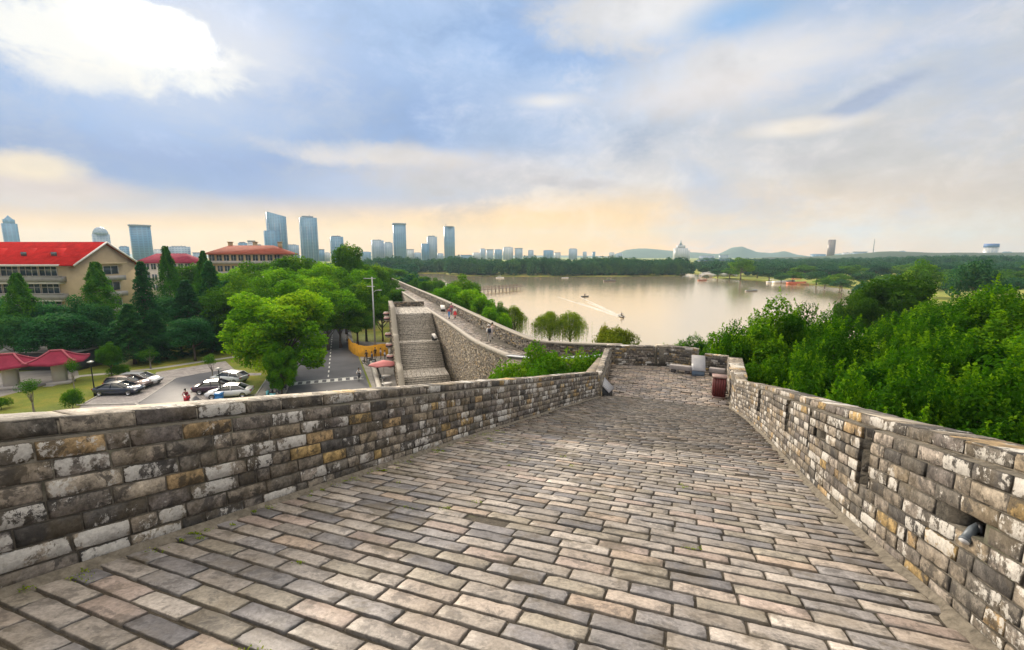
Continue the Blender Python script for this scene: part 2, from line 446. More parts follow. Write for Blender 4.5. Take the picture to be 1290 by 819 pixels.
def flatbricks(mb, pts, rows_dir, colors, det, z, row=.19, bl=.43, keep=None, bev=.01, gap=.02, prot=.03, zf=None, rng=rs, jit=.004, box=None, tilt=0, miss=.012, lim=None, drift=.05):
    """paving: rows laid along rows_dir (unit XY) inside box (a0,a1,b0,b1) in frame origin pts; zf gives z at (x,y)"""
    o = np.array(pts); ux = np.array([rows_dir[0], rows_dir[1]]); vy = np.array([-rows_dir[1], rows_dir[0]])
    a0, a1, b0, b1 = box
    O = []; U = []; V = []
    b = b0; k = 0
    while b < b1:
        w = row * rng.uniform(.95, 1.05)
        if lim: a0, a1 = lim(b + w / 2)
        a = box[0] - .4 + rng.randn() * bl * drift - (k % 2) * bl * .5
        while a < a1:
            L = bl * rng.uniform(.985, 1.015) if rng.rand() > .02 else bl * .5
            if rng.rand() > miss:
                aa, ab = max(a, a0) + gap / 2, min(a + L, a1) - gap / 2
                if ab - aa > .07:
                    P00 = o + ux * aa + vy * (b + gap * .75); P10 = o + ux * ab + vy * (b + gap * .75); P01 = o + ux * aa + vy * (b + w - gap * .5)
                    mid = (P10 + P01) / 2
                    if keep is None or keep(mid, P00, P10, P01):
                        O.append((*P00, zf(*P00))); U.append((*P10, zf(*P10))); V.append((*P01, zf(*P01)))
            a += L
        b += w; k += 1
    O = np.array(O); U = np.array(U) - O; V = np.array(V) - O
    n = np.cross(U, V); n /= np.linalg.norm(n, axis=1)[:, None]
    n = n * np.sign(n[:, 2:3])
    if tilt: O = O + n * tilt; V = V - n * tilt
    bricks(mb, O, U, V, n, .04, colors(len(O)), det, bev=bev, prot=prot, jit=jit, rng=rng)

# ================================================================== THE RAMP
AZ = R(21.15); SL = .2289; EYE = 1.75
Sd = np.array([math.sin(AZ), math.cos(AZ)]); Td = np.array([math.cos(AZ), -math.sin(AZ)])
def st(s, t): return Sd * s + Td * t
S_END = 20.7; ZPL = 16 - EYE - SL * S_END
def rampz(x, y):
    s = x * Sd[0] + y * Sd[1]; t = x * Td[0] + y * Td[1]
    return 16 - EYE - SL * min(s, S_END) + .03 * t * min(1, max(0, (20 - s) / 7))
S0 = -7.0
# floor slabs
mb = MB()
c, d = st(S_END, 2.6), st(S_END, -3.6)
gs = np.linspace(S0, S_END, 29); gt = np.linspace(-4.35, 2.6, 5)
vv = [(*st(s_, t_), rampz(*st(s_, t_))) for s_ in gs for t_ in gt]
mb.add(vv, np.array([(i*5+j, i*5+j+1, (i+1)*5+j+1, (i+1)*5+j) for i in range(28) for j in range(4)]))
SP = 28.4
e, f = st(SP, 2.6), st(SP, -4.2)
mb.prism([d, c, e, f], 0.05, ZPL)
base = mb.build('ramp_bed', M['joint']); tag(base, kind='structure')
tl = lambda s: np.interp(s, [-7, 8, 14, S_END], [-3.97, -3.97, -3.8, -3.28])
tr = lambda s: np.interp(s, [-7, 3.5, 6, 9, 13.2, 17, S_END, 28], [1.93, 1.93, 1.86, 1.93, 2.08, 2.13, 2.05, 2.1])
mb = MB()
lim1 = lambda b: (tl(b) + .05 + .03 * math.sin(b * 37), tr(b) - .04 - .03 * math.sin(b * 51))
def keep(mid, *_):
    s = mid @ Sd; t = mid @ Td
    return tl(s) + .05 < t < tr(s) - .04
rg = np.random.RandomState(3)
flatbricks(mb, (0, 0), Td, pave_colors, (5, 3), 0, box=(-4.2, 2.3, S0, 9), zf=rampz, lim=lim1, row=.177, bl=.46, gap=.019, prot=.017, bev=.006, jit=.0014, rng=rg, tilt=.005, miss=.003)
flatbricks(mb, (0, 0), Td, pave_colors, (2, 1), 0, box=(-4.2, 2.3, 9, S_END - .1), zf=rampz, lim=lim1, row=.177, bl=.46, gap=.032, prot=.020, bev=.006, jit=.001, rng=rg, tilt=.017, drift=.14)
o = mb.build('ramp_paving', M['pave']); tag(o, kind='structure')
mb = MB()
PLR = st(26.3, -3.9)
def keep2(mid, *_):
    s = mid @ Sd; t = mid @ Td
    return -3.2 - (s - S_END) * .12 < t < 2.05 and s < 27.6 - abs(t + .6) * .2
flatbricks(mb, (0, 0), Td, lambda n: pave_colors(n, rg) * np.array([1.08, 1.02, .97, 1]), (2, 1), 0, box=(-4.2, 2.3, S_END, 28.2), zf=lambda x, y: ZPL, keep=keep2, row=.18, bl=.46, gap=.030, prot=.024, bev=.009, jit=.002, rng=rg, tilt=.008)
o = mb.build('platform_paving', M['pave']); tag(o, kind='structure')

# city wall mass below the ramp and platform
def w3(s, t, z=None):
    p = st(s, t); return (p[0], p[1], rampz(*p) if z is None else z)
ct = thing('city_wall', 'massive old brick rampart that carries the sloping paved ramp', 'city wall')
for side, tt in ((1, -4.78), (-1, 2.75)):
    mb = MB()
    pth = Path([w3(S0, tt), w3(S_END, tt), w3(SP + 1, tt)])
    strip(mb, pth, -.35, .35, 0, -.05, zbase=0.03)
    mb.build('rampart_face', M['massbrick'], ct)
mb = MB(); pth = Path([w3(SP + .7, -4.2), w3(SP + .7, 2.4)]); strip(mb, pth, -.35, .35, 0, -.05, zbase=.03)
mb.build('rampart_face', M['massbrick'], ct)

def parapet(name, label, pts, h, thick, side, courses, det, inner='left', lime=.2, bright=1., coping=True, skip=None, recess=(), hfun=None, setback=.09, bl=(.3, .46), group=None, slots=()):
    """brick parapet: path runs along its inner face line; body lies on the other side."""
    th = thing(name, label, 'parapet', group=group)
    # put the things's origin at its start
    pth = Path(pts)
    ch = h / courses
    s = side                                   # +1: inner face looks to the left of the path
    core = MB(); hb = h - ch
    lo, hi = (-thick + .02, -.02) if s > 0 else (.02, thick - .02)
    def seg(t0, t1, z0, z1, l, hh): strip(core, pth, l, hh, z0, z1, t0=t0, t1=t1)
    if not slots:
        seg(0, pth.L, -.3, hb, lo, hi)
    else:
        cur = 0
        for (ts, w, zb) in sorted(list(slots) + list(recess)):
            seg(cur, ts, -.3, hb, lo, hi)
            seg(ts, ts + w, -.3, zb, lo, hi)
            l2, h2 = (lo, -.30) if s > 0 else (.30, hi)
            if (ts, w, zb) in recess:
                seg(ts, ts + w, zb, zb + ch * 1.05, l2, h2); seg(ts, ts + w, zb + ch * 1.05, hb, lo, hi)
            else: seg(ts, ts + w, zb, hb, l2, h2)
            cur = ts + w
        seg(cur, pth.L, -.3, hb, lo, hi)
    core.build('core', M['mortar'], th)
    def sk(a, b, z0, z1):
        if skip and skip(a, b, z0, z1): return True
        for (ts, w, zb) in slots:
            if b > ts + .02 and a < ts + w - .02 and z1 > zb + .02:
                return True
        return False
    def sk_tiny(a, b, z0, z1): return False
    mb = MB()
    if slots:
        edges = [0]
        for (ts, w, zb) in slots: edges += [ts, ts + w]
        edges.append(pth.L)
        zb0 = min(x[2] for x in slots); zb0 = round(zb0 / ch) * ch
        wall_bricks(mb, pth, s, -.02, 0, zb0, ch, bl, det, bright, lime, skip=skip)
        for i in range(0, len(edges), 2):
            if edges[i+1] - edges[i] > .1:
                wall_bricks(mb, pth, s, -.02 + (.03 if (i // 2) % 2 else 0), zb0, hb, ch, bl, det, bright, lime, t0=edges[i], t1=edges[i+1], skip=skip)
        # brick ends lining the far cheek of each slot
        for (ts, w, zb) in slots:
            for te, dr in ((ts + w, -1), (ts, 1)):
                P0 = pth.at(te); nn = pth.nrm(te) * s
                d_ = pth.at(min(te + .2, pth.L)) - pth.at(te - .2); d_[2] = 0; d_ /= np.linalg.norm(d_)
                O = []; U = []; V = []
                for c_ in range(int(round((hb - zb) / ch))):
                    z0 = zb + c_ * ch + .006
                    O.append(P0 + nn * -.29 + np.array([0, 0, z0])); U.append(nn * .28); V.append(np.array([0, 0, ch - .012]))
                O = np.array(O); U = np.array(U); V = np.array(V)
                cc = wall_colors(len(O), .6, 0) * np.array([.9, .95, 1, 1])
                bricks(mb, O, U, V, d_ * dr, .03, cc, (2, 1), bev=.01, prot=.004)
    else:
        wall_bricks(mb, pth, s, -.02, 0, hb, ch, bl, det, bright, lime, skip=skip)
    mb.build('brick_face', M['brick'], th)
    # outer face
    mb = MB()
    wall_bricks(mb, pth, -s, thick - .02, -.2, hb, ch, (.36, .5), (1, 1), bright, lime * .5)
    mb.build('outer_brick_face', M['farbrick'], th)
    if coping:
        cp = MB()
        lo2, hi2 = (-thick, -setback) if s > 0 else (setback, thick)
        strip(cp, pth, lo2 + .01 if s > 0 else lo2 + .02, hi2 - .02 if s > 0 else hi2 - .01, hb + .001, h - .012)
        cp.build('coping_bed', M['topmortar'], th)
        mb = MB()
        wall_bricks(mb, pth, s, -setback - .02, hb + .006, h - .004, ch, (.42, .6), det, bright * 1.05, lime)
        # top bricks lying flat
        ts = 0; O = []; U = []; V = []
        while ts < pth.L - .05:
            L = rs.uniform(.36, .52); te = min(ts + L, pth.L)
            na = pth.nrm(ts + .01) * s; nb_ = pth.nrm(te - .01) * s
            pa = pth.at(ts + .008) - na * (thick - .005); pb = pth.at(te - .008) - nb_ * (thick - .005)
            ww = thick - setback - .02
            pa[2] += h - .01; pb[2] += h - .01
            O.append(pa); U.append(pb - pa); V.append(na * ww); ts = te
        O = np.array(O); U = np.array(U); V = np.array(V)
        bricks(mb, O, U, V, np.array([0, 0, 1.]), .02, wall_colors(len(O), 1.25, .2), det, bev=.01, prot=.004, jit=.002)
        mb.build('coping', M['brick'], th)
    return th
lp = [w3(s, tl(s)) for s in np.linspace(-6, 19.6, 26)]
# left wall: inner face looks right -> side=-1 for a path running downhill
parapet('brick_parapet', 'long low brick parapet along the left of the ramp with black and white stained bricks', lp, 1.14, .42, -1, 8, (5, 2), lime=.40, bright=1.12)
rp = [w3(s, tr(s)) for s in np.linspace(-5, 22.6, 28)]
def s2t(s): return s + 5.0
ch_r = 1.30 / 10
sl = [(s2t(x), w, 1.30 - ch_r * 6) for x, w in ((5.55, .2), (7.9, .2), (9.7, .22), (11.6, .25), (14.0, .25), (17.0, .25))]
holes = [(s2t(3.72), s2t(4.12), ch_r * 5, ch_r * 6.1), (s2t(7.15), s2t(7.4), ch_r * 6, ch_r * 7.1)]
def skr(a, b, z0, z1):
    for (h0, h1, q0, q1) in holes:
        m_ = (z0 + z1) / 2
        if b > h0 + .03 and a < h1 - .03 and q0 - .02 < m_ < q1: return True
    return False
parapet('brick_parapet', 'tall brick parapet on the right of the ramp with vertical slots and a lamp niche', rp, 1.30, .5, 1, 10, (5, 2), lime=.42, bright=1.12, slots=sl, skip=skr, recess=[(h[0], h[1] - h[0], h[2]) for h in holes])
# mortar run at the foot of both parapets
for (pp, sd) in ((lp, -1), (rp, 1)):
    mb = MB(); P = Path(pp); ts = np.arange(0, P.L, .12)
    A = P.at(ts); Nn = P.nrm(ts) * sd
    w = .02 + .03 * np.abs(np.sin(ts * 3.1)) + rs.rand(len(ts)) * .035
    v = np.stack([A + [0, 0, .06], A + Nn * (w * .5)[:, None] + np.array([0, 0, .045]) + rs.randn(len(ts), 1) * [0, 0, .008], A + Nn * w[:, None] * 1.6 + [0, 0, .004]], axis=1).reshape(-1, 3)
    f_ = []
    for i in range(len(ts) - 1):
        for j in (0, 1): f_.append((i*3+j, i*3+j+1, (i+1)*3+j+1, (i+1)*3+j))
    f_ = np.array(f_)
    if sd > 0: f_ = f_[:, ::-1]
    mb.add(v, f_)
    o = mb.build('mortar_fillet', mortar('fillet_mortar', (.07, .06, .045), (.24, .21, .165))); tag(o, kind='structure')

# platform walls
def w3p(s, t): p = st(s, t); return (p[0], p[1], ZPL)
parapet('brick_parapet', 'short brick parapet left of the lower platform beside the info board', [w3p(19.5, -3.3), w3p(22, -3.5), w3p(24.5, -3.75), w3p(26.6, -3.95)], 1.05, .42, -1, 8, (2, 1), lime=.2, bright=1.1)
parapet('brick_parapet', 'weathered brick wall closing the far end of the platform, left piece', [w3p(26.9, -4.3), w3p(27.2, -2.6), w3p(27.6, -1.55)], 1.16, .5, -1, 9, (2, 1), bright=1.0, lime=.16)
parapet('brick_parapet', 'angled brick wall at the end of the platform behind the stone bench', [w3p(27.6, -1.45), w3p(27.75, -1.0), w3p(27.3, .72)], 1.22, .5, -1, 9, (2, 1), bright=1.0, lime=.2)
parapet('brick_parapet', 'short low brick wall in the far right corner of the platform behind the white board', [w3p(27.1, 1.1), w3p(26.9, 2.3)], 1.0, .45, -1, 8, (2, 1), bright=.95, lime=.2)
parapet('brick_parapet', 'thick pale topped brick parapet right of the platform beside the litter bin', [w3p(22.65, 2.06), w3p(24.5, 2.14), w3p(26.95, 2.25)], 1.0, .75, 1, 8, (2, 1), bright=1.15, lime=.2, setback=.02)

# ================================================================== THE WALKWAY
Z = lambda zr: 16 + zr
IN = [(6.6, 31.7, -8.0), (3.0, 31.0, -8.0), (1.5, 32.7, -8.0), (-.1, 35.6, -8.0), (-1.75, 38.9, -8.1), (-3.85, 43.4, -8.15), (-6.6, 51.9, -8.2), (-10.7, 63.6, -8.3), (-12.9, 70, -8.4), (-16.6, 80.7, -8.4), (-24.1, 101.8, -8.5), (-33.2, 126.3, -8.5), (-46.2, 160, -8.6), (-60.6, 203, -8.6), (-85, 262, -8.6)]
OUT = [(8.5, 34.0, -8.0), (6, 34.3, -8.0), (2.3, 35.2, -8.0), (1.4, 36.6, -8.0), (-.1, 40.4, -8.05), (-2.1, 46, -8.1), (-6.7, 59.9, -8.25), (-11.5, 74, -8.35), (-20.3, 97.4, -8.45), (-27.6, 116.8, -8.5), (-38.1, 145, -8.55), (-52, 180.5, -8.6), (-66, 222, -8.6), (-84, 272, -8.6)]
IN = [(x, y, Z(z)) for x, y, z in IN]; OUT = [(x, y, Z(z)) for x, y, z in OUT]
def smooth_path(pts, n=3):
    P = np.array(pts)
    for _ in range(n):
        Q = [P[0]]
        for i in range(len(P) - 1):
            Q.append(P[i] * .75 + P[i+1] * .25); Q.append(P[i] * .25 + P[i+1] * .75)
        Q.append(P[-1]); P = np.array(Q)
    return P
INs = smooth_path(IN[3:], 2); OUTs = smooth_path(OUT, 2)
pin = Path(INs); pout = Path(OUTs)
INfull = np.concatenate([np.array(IN[:3]), INs])
# deck bed (structure) and paving
mb = MB()
poly = [tuple(p[:2]) for p in INfull] + [tuple(p[:2]) for p in OUTs[::-1]]
zz = [p[2] - .03 for p in INfull] + [p[2] - .03 for p in OUTs[::-1]]
tris = tessellate_polygon([[Vector((x, y, 0)) for x, y in poly]])
v = [(x, y, z) for (x, y), z in zip(poly, zz)]
v = np.array(v)
tf = np.array(tris)
nrm_ = np.cross(v[tf[:, 1]] - v[tf[:, 0]], v[tf[:, 2]] - v[tf[:, 0]])[:, 2]
tf[nrm_ < 0] = tf[nrm_ < 0][:, ::-1]
mb.add(v, tf)
o = mb.build('walkway_bed', M['joint']); tag(o, kind='structure')
def cross_rows(mb, length, colors, rng):
    O = []; U = []; V = []
    t = 0.1; k = 0
    po = np.array([p[:2] for p in OUTs])
    while t < length:
        w = .22 if t < 45 else .4
        P = pin.at(t); Nn = pin.nrm(t) * -1; P2 = pin.at(t + w - .02)
        # distance to outer path along normal
        d = po - P[:2]; along = d @ Nn[:2]; lat = np.abs(d[:, 0] * Nn[1] - d[:, 1] * Nn[0])
        dn = np.interp(0, [0], [0])
        j = np.argsort(lat)[:2]; wd = float(np.mean(along[j]))
        wd = min(max(wd, 1.7), 3.6) + .15
        bl = .45 if t < 45 else .8
        a = .12 - (k % 2) * bl * .5
        while a < wd:
            a0 = max(a, .1); a1 = min(a + bl, wd) - .03
            if a1 - a0 > .1:
                O.append(P + Nn * a0 + [0, 0, -.03]); U.append(Nn * (a1 - a0)); V.append(P2 - P)
            a += bl
        t += w; k += 1
    O = np.array(O); U = np.array(U); V = np.array(V)
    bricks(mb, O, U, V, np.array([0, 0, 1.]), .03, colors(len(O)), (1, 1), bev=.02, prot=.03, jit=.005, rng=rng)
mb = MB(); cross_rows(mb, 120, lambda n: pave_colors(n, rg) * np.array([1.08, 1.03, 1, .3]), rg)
o = mb.build('walkway_paving', M['pave']); tag(o, kind='structure')
# outer parapet of the walkway
th = thing('brick_parapet', 'long winding brick parapet on the lake side of the lower wall walk', 'parapet')
mb = MB(); strip(mb, pout, -.5, -.02, -.3, 1.12, step=1.5); mb.build('core', M['mortar'], th)
mb = MB()
wall_bricks(mb, pout, 1, 0, 0, 1.12, .125, (.3, .5), (1, 1), 1.3, .25, t1=70, jit=.012, prot=.02, depth=.03)
wall_bricks(mb, pout, 1, 0, 0, 1.12, .16, (.5, .8), (1, 1), 1.2, .2, t0=70, t1=pout.L, jit=.012, prot=.02, depth=.03)
mb.build('brick_face', M['farbrick'], th)
mb = MB(); strip(mb, pout, -.56, .04, 1.121, 1.24, step=1.0); mb.build('coping', M['kerb'] if False else mortar('coping_stone', (.20, .18, .15), (.38, .34, .28)), th)
# inner kerb
th = thing('stone_kerb', 'pale stone kerb along the inner edge of the wall walk', 'kerb')
mb = MB(); strip(mb, pin, -.30, .06, -.3, .07, step=1.0); mb.build('kerb_stones', mortar('pale_coping', (.30, .27, .23), (.46, .42, .37)), th)
# raised inner wall by the light court
th = thing('court_wall', 'low wall with grey blue coping behind the shrubs beside the platform', 'wall')
pc = Path([(6.6, 31.7, 8.9), (3.0, 31.0, 8.85), (1.5, 32.7, 8.5), (-.1, 35.6, 8.02)])
mb = MB(); strip(mb, pc, -.02, .36, 0, 0, step=.4, zbase=.03); mb.build('wall_body', M['massbrick'], th)
mb = MB(); strip(mb, pc, -.08, .42, .001, .10, step=.4); mb.build('coping', simple('blue_grey_coping', (.30, .32, .36), .6, var=.15), th)

# the big inner face of the wall below the walk
PALR = np.array([(.36,.29,.20),(.30,.24,.17),(.24,.20,.15),(.42,.34,.23),(.18,.15,.12),(.33,.28,.22),(.46,.39,.30),(.13,.11,.09),(.39,.28,.16)])
def rubble(n): 
    c = PALR[rs.choice(len(PALR), n)] * (.8 + .4 * rs.rand(n, 1)); return np.concatenate([c, rs.rand(n, 1) * .2], axis=1)
th = thing('city_wall', 'tall tan stone rampart below the wall walk beside the long staircase', 'city wall')
mb = MB(); strip(mb, pin, -1.2, .03, 0, -.301, step=1.0, zbase=.02, t0=0, t1=40); strip(mb, pin, -1.2, .03, 0, -.301, step=3.0, zbase=.02, t0=40.01)
strip(mb, pout, -.6, -.01, 0, -.301, step=1.5, zbase=.02)
mb.build('rampart_body', M['massbrick'], th)
mb = MB()
PB = Path([(p[0], p[1], 0) for p in INs])
O_ = Path([(p[0], p[1], p[2]) for p in INs])
wall_bricks(mb, O_, 1, .03, -8.0, -.06, .15, (.22, .42), (1, 1), t0=0, t1=39, colors=rubble, jit=.008, prot=.02, gap=.008, bev=.010)
mb.build('stone_face', M['farbrick'], th)

# ================================================================== STAIRCASE
dS = np.array([.29, -.957]); nS = np.array([.957, .29]); A0 = np.array([-17.0, 65.2]); SW = 5.3
stair = thing('stone_staircase', 'broad stone staircase in three flights climbing to the wall walk', 'staircase')
def q(a, b): p = A0 + dS * a + nS * b; return (p[0], p[1])
stone = brick_material('stair_stone', lime=False, bumpd=.02, moss=.15)
def flight(a0, z0, n, run, rise):
    mb = MB()
    for i in range(n):
        zt = z0 - (i + 1) * rise
        aa = a0 + i * run
        c_ = np.array([.30, .27, .23]) * rs.uniform(.75, 1.15)
        mb.prism([q(aa + run, 0), q(aa + run, SW), q(aa, SW), q(aa, 0)], .02, zt, (*c_, 0))
        cc = np.array([.45, .41, .35]) * rs.uniform(.8, 1.1)
        mb.prism([q(aa + run + .03, 0), q(aa + run + .03, SW), q(aa + run * .45, SW), q(aa + run * .45, 0)], zt + .002, zt + .035, (*cc, 0))
    mb.build('flight', stone, stair)
    return a0 + n * run, z0 - n * rise
def landing(a0, L, z, name='landing'):
    mb = MB()
    na, nb = int(L / .45), 10
    mb.prism([q(a0 + L, 0), q(a0 + L, SW), q(a0, SW), q(a0, 0)], .02, z - .03, (.3, .27, .23, 0))
    O = []; U = []; V = []
    for i in range(na):
        for j in range(nb):
            P0 = q(a0 + i * L / na + .01, j * SW / nb + .01)
            O.append((*P0, z - .03)); U.append((*(dS * (L / na - .02)), 0)); V.append((*(nS * (SW / nb - .02)), 0))
    cc = np.array([[.43, .39, .34]]) * rs.uniform(.85, 1.12, (len(O), 1))
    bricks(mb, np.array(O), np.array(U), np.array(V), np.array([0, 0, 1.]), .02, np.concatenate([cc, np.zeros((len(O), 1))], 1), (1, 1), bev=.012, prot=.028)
    mb.build(name, stone, stair); return a0 + L
a, z = flight(0, 7.6, 17, .353, .1706)
a = landing(a, 1.4, z); a, z = flight(a, z, 15, .33, .1667)
a = landing(a, 3.4, z); a, z = flight(a, z, 13, .34, .1685)
mb = MB()
na = 14
mb.prism([q(0, 0), q(0, SW), q(-9.6, SW), q(-9.6, 0)], .02, 7.57, (.36, .33, .29, 0))
O = []; U = []; V = []
for i in range(21):
    for j in range(10):
        O.append((*q(-.45 * (i + 1) + .01, j * SW / 10 + .01), 7.57)); U.append((*(dS * .43), 0)); V.append((*(nS * (SW / 10 - .02)), 0))
cc = np.array([[.45, .41, .36]]) * rs.uniform(.85, 1.12, (len(O), 1))
bricks(mb, np.array(O), np.array(U), np.array(V), np.array([0, 0, 1.]), .02, np.concatenate([cc, np.zeros((len(O), 1))], 1), (1, 1), bev=.012, prot=.028)
mb.build('top_landing', stone, stair)
# side wall following the flights
prof = [(-9.6, 7.6), (0, 7.6), (6.0, 4.7), (7.4, 4.7), (12.35, 2.2), (15.75, 2.2), (20.2, .02), (23, .02)]
sp = Path([(*q(a, 0), z) for a, z in prof])
sw = thing('stair_side_wall', 'sloping brick side wall on the street side of the long staircase', 'wall')
mb = MB(); strip(mb, sp, -.55, -.02, 0, .93, step=.5, zbase=.02); mb.build('wall_body', M['massbrick'], sw)
mb = MB()
wall_bricks(mb, sp, 1, 0, 0, .93, .14, (.3, .5), (1, 1), colors=rubble, jit=.01, prot=.02)
# outer street face
so = Path([(p[0], p[1], p[2]) for p in sp.p])
def sko(a, b, z0, z1): return so.at((a + b) / 2)[2] + z0 < .05
wall_bricks(mb, so, -1, .56, -7.5, .93, .17, (.35, .6), (1, 1), colors=rubble, jit=.012, prot=.02, skip=sko)
mb.build('brick_face', M['farbrick'], sw)
mb = MB(); strip(mb, sp, -.62, .05, .931, 1.03, step=.5); mb.build('coping', mortar('stair_coping', (.15, .13, .105), (.30, .27, .22)), sw)
# back parapet of the landing
th = thing('brick_parapet', 'short rough brick parapet at the back of the top stair landing', 'parapet')
bp = Path([(*q(-9.7, -.3), 7.6), (*q(-9.7, SW - .1), 7.6)])
mb = MB(); strip(mb, bp, -.02, .42, -.2, .78, step=1); mb.build('core', M['mortar'], th)
mb = MB(); wall_bricks(mb, bp, -1, 0.03, 0, .8, .16, (.25, .45), (1, 1), colors=rubble, jit=.02, prot=.03); mb.build('brick_face', M['farbrick'], th)

# ================================================================== GROUND AND LAKE
LAKEZ = -.45
lake = [(4, 74), (-2, 95), (-8, 130), (-16, 165), (-24, 200), (-36, 240), (-60, 300), (-95, 372), (-100, 415), (-62, 440), (-60, 392), (-20, 368), (40, 362), (110, 368), (150, 376), (152, 430), (168, 430), (160, 372), (150, 330), (165, 300), (172, 262), (170, 225), (160, 190), (140, 150), (105, 112), (60, 84), (30, 74)]
L3 = smooth_path([(x, y, 0) for x, y in lake] + [(lake[0][0], lake[0][1], 0)], 2)[:-1]
rl = np.random.RandomState(5)
L3[:, :2] += rl.randn(len(L3), 2) * .8
GE = 4800
outer = [Vector((-GE, -600, 0)), Vector((GE, -600, 0)), Vector((GE, GE, 0)), Vector((-GE, GE, 0))]
hole = [Vector(p) for p in L3]
tris = tessellate_polygon([outer, hole])
v = np.array([tuple(p) for p in outer] + [tuple(p) for p in hole])
tf = np.array(tris)
nn_ = np.cross(v[tf[:, 1]] - v[tf[:, 0]], v[tf[:, 2]] - v[tf[:, 0]])[:, 2]
tf[nn_ < 0] = tf[nn_ < 0][:, ::-1]
mb = MB(); mb.add(v, tf)
k = len(L3); bank = np.concatenate([L3, L3 * .995 + np.array([.3, 1.0, -1.4])])
mb.add(bank, np.array([(i, (i + 1) % k, (i + 1) % k + k, i + k) for i in range(k)]))
o = mb.build('ground', M['lawn']); tag(o, kind='structure')
def water():
    m, nt, b = nm('lake_water'); p = gpos(nt)
    b.inputs['Base Color'].default_value = (1.0, .79, .50, 1); b.inputs['Metallic'].default_value = .80
    b.inputs['Roughness'].default_value = .10; b.inputs['IOR'].default_value = 2.1
    b.inputs['Specular IOR Level'].default_value = .9
    mp = N(nt, 'ShaderNodeMapping'); mp.inputs['Scale'].default_value = (.35, 1.3, 1); nt.links.new(p, mp.inputs[0])
    h = mth(nt, 'ADD', noise(nt, mp.outputs[0], .9, 5, .6), mth(nt, 'MULTIPLY', noise(nt, mp.outputs[0], .05, 3), 1.2))
    bump(nt, b, h, .3, .09)
    return m
M['water'] = water()
mb = MB(); mb.add([(-300, 40, LAKEZ), (400, 40, LAKEZ), (400, 480, LAKEZ), (-300, 480, LAKEZ)], np.array([(0, 1, 2, 3)]))
o = mb.build('lake_water', M['water']); tag(o, kind='structure')

def gpoly(name, px, z, mat, world=False, uvs=False):
    P = [gp(u, v, 0)[:2] for u, v in px] if not world else [np.array(p) for p in px]
    v = [(p[0], p[1], z) for p in P]
    tr_ = np.array(tessellate_polygon([[Vector(q) for q in v]])); v = np.array(v)
    n_ = np.cross(v[tr_[:, 1]] - v[tr_[:, 0]], v[tr_[:, 2]] - v[tr_[:, 0]])[:, 2]
    tr_[n_ < 0] = tr_[n_ < 0][:, ::-1]
    mb = MB(); mb.add(v, tr_, uv=v[:, :2]); o = mb.build(name, mat); tag(o, kind='structure'); return o
def gline(px, z, w, h, mat, name='kerb', closed=False, world=False):
    P = [(*(gp(u, v, 0)[:2] if not world else (u, v)), z) for u, v in px]
    mb = MB(); pt = Path(P); strip(mb, pt, -w / 2, w / 2, 0, h, step=1.0)
    o = mb.build(name, mat); tag(o, kind='structure'); return o

# street beside the stairs
rR = [(-3.5, 20.2), (-15.9, 50), (-24, 69.4), (-30, 84), (-46, 125), (-70, 180)]
rL = [(-82, 180), (-57, 125), (-40.5, 88), (-31.8, 65), (-26.1, 50), (-16, 22)]
gpoly('street_road', rR + rL, .008, M['asphalt'], world=True)
gpoly('pavement', [(-16, 22), (-26.1, 50), (-31.8, 65), (-40.5, 88), (-46, 88), (-34.8, 65), (-29.0, 48.6), (-20, 22)], .1, M['pavement'], world=True)
gline([(-16, 22), (-26.1, 50), (-31.8, 65), (-40.5, 88)], 0, .16, .13, M['kerb'], world=True)
gline([(-20, 22), (-28.9, 48.6), (-34.7, 65), (-46, 88)], 0, .16, .16, M['kerb'], world=True)
gpoly('stair_court', [(-3.2, 20.2), (-15.6, 50.0), (-23.8, 69.4), (-29.6, 84), (-20, 82), (-12, 46), (0, 20)], .016, M['pavement'], world=True)
gpoly('court_ground', [(-3, 20), (-13, 48), (-4, 46), (0, 35), (6, 30), (3, 20)], .012, M['pavement'], world=True)
white = simple('road_paint', (.68, .67, .64), .6, var=.18, scale=6)
def rp_(a, b):      # street frame: a metres along from the crosswalk, b lateral from right edge to the left
    u = np.array([-.352, .936]); l = np.array([-.936, -.352])
    return np.array([-19.4, 58.3]) + u * a + l * b
mb = MB()
def mark(a0, a1, b0, b1):
    P = [rp_(a0, b0), rp_(a1, b0), rp_(a1, b1), rp_(a0, b1)]
    mb.add([(p[0], p[1], .013) for p in P], np.array([(0, 1, 2, 3)]))
for k in range(9):
    mark(-.55, .75, .6 + k * .95, 1.05 + k * .95)
mark(.79, .91, .3, 9.0); mark(-.71, -.59, .3, 9.0)
for k in list(range(-6, -1)) + list(range(1, 18)):
    mark(k * 2.6 - .6, k * 2.6 + .6, 4.6, 4.75)
o = mb.build('road_markings', white); tag(o, kind='structure')
# low white wall with railing on the court side
wl = thing('low_wall', 'low pale concrete wall with black railing between street and stair court', 'low wall')
lw = Path([(-14.0, 47.6, 0), (-15.3, 50.9, 0), (-21.2, 66.7, 0)])
mb = MB(); strip(mb, lw, -.28, .28, 0, .42, step=2); mb.build('wall_body', simple('pale_render', (.5, .47, .42), .8, var=.15, scale=2), wl)
black = simple('black_metal', (.02, .02, .022), .4, .6)
mb = MB()
ps = [lw.at(t) + lw.nrm(t) * -.45 for t in np.arange(.1, lw.L, 1.2)]
for p in ps: mb.tube([(p[0], p[1], 0), (p[0], p[1], 1.0)], .03)
for hz in (.35, .98): mb.tube([(p[0], p[1], hz) for p in ps], .03)
for i in range(len(ps) - 1):
    for f in (.2, .4, .6, .8):
        p = ps[i] * (1 - f) + ps[i+1] * f; mb.tube([(p[0], p[1], .35), (p[0], p[1], .98)], .012, n=4)
mb.build('railing', black, wl)

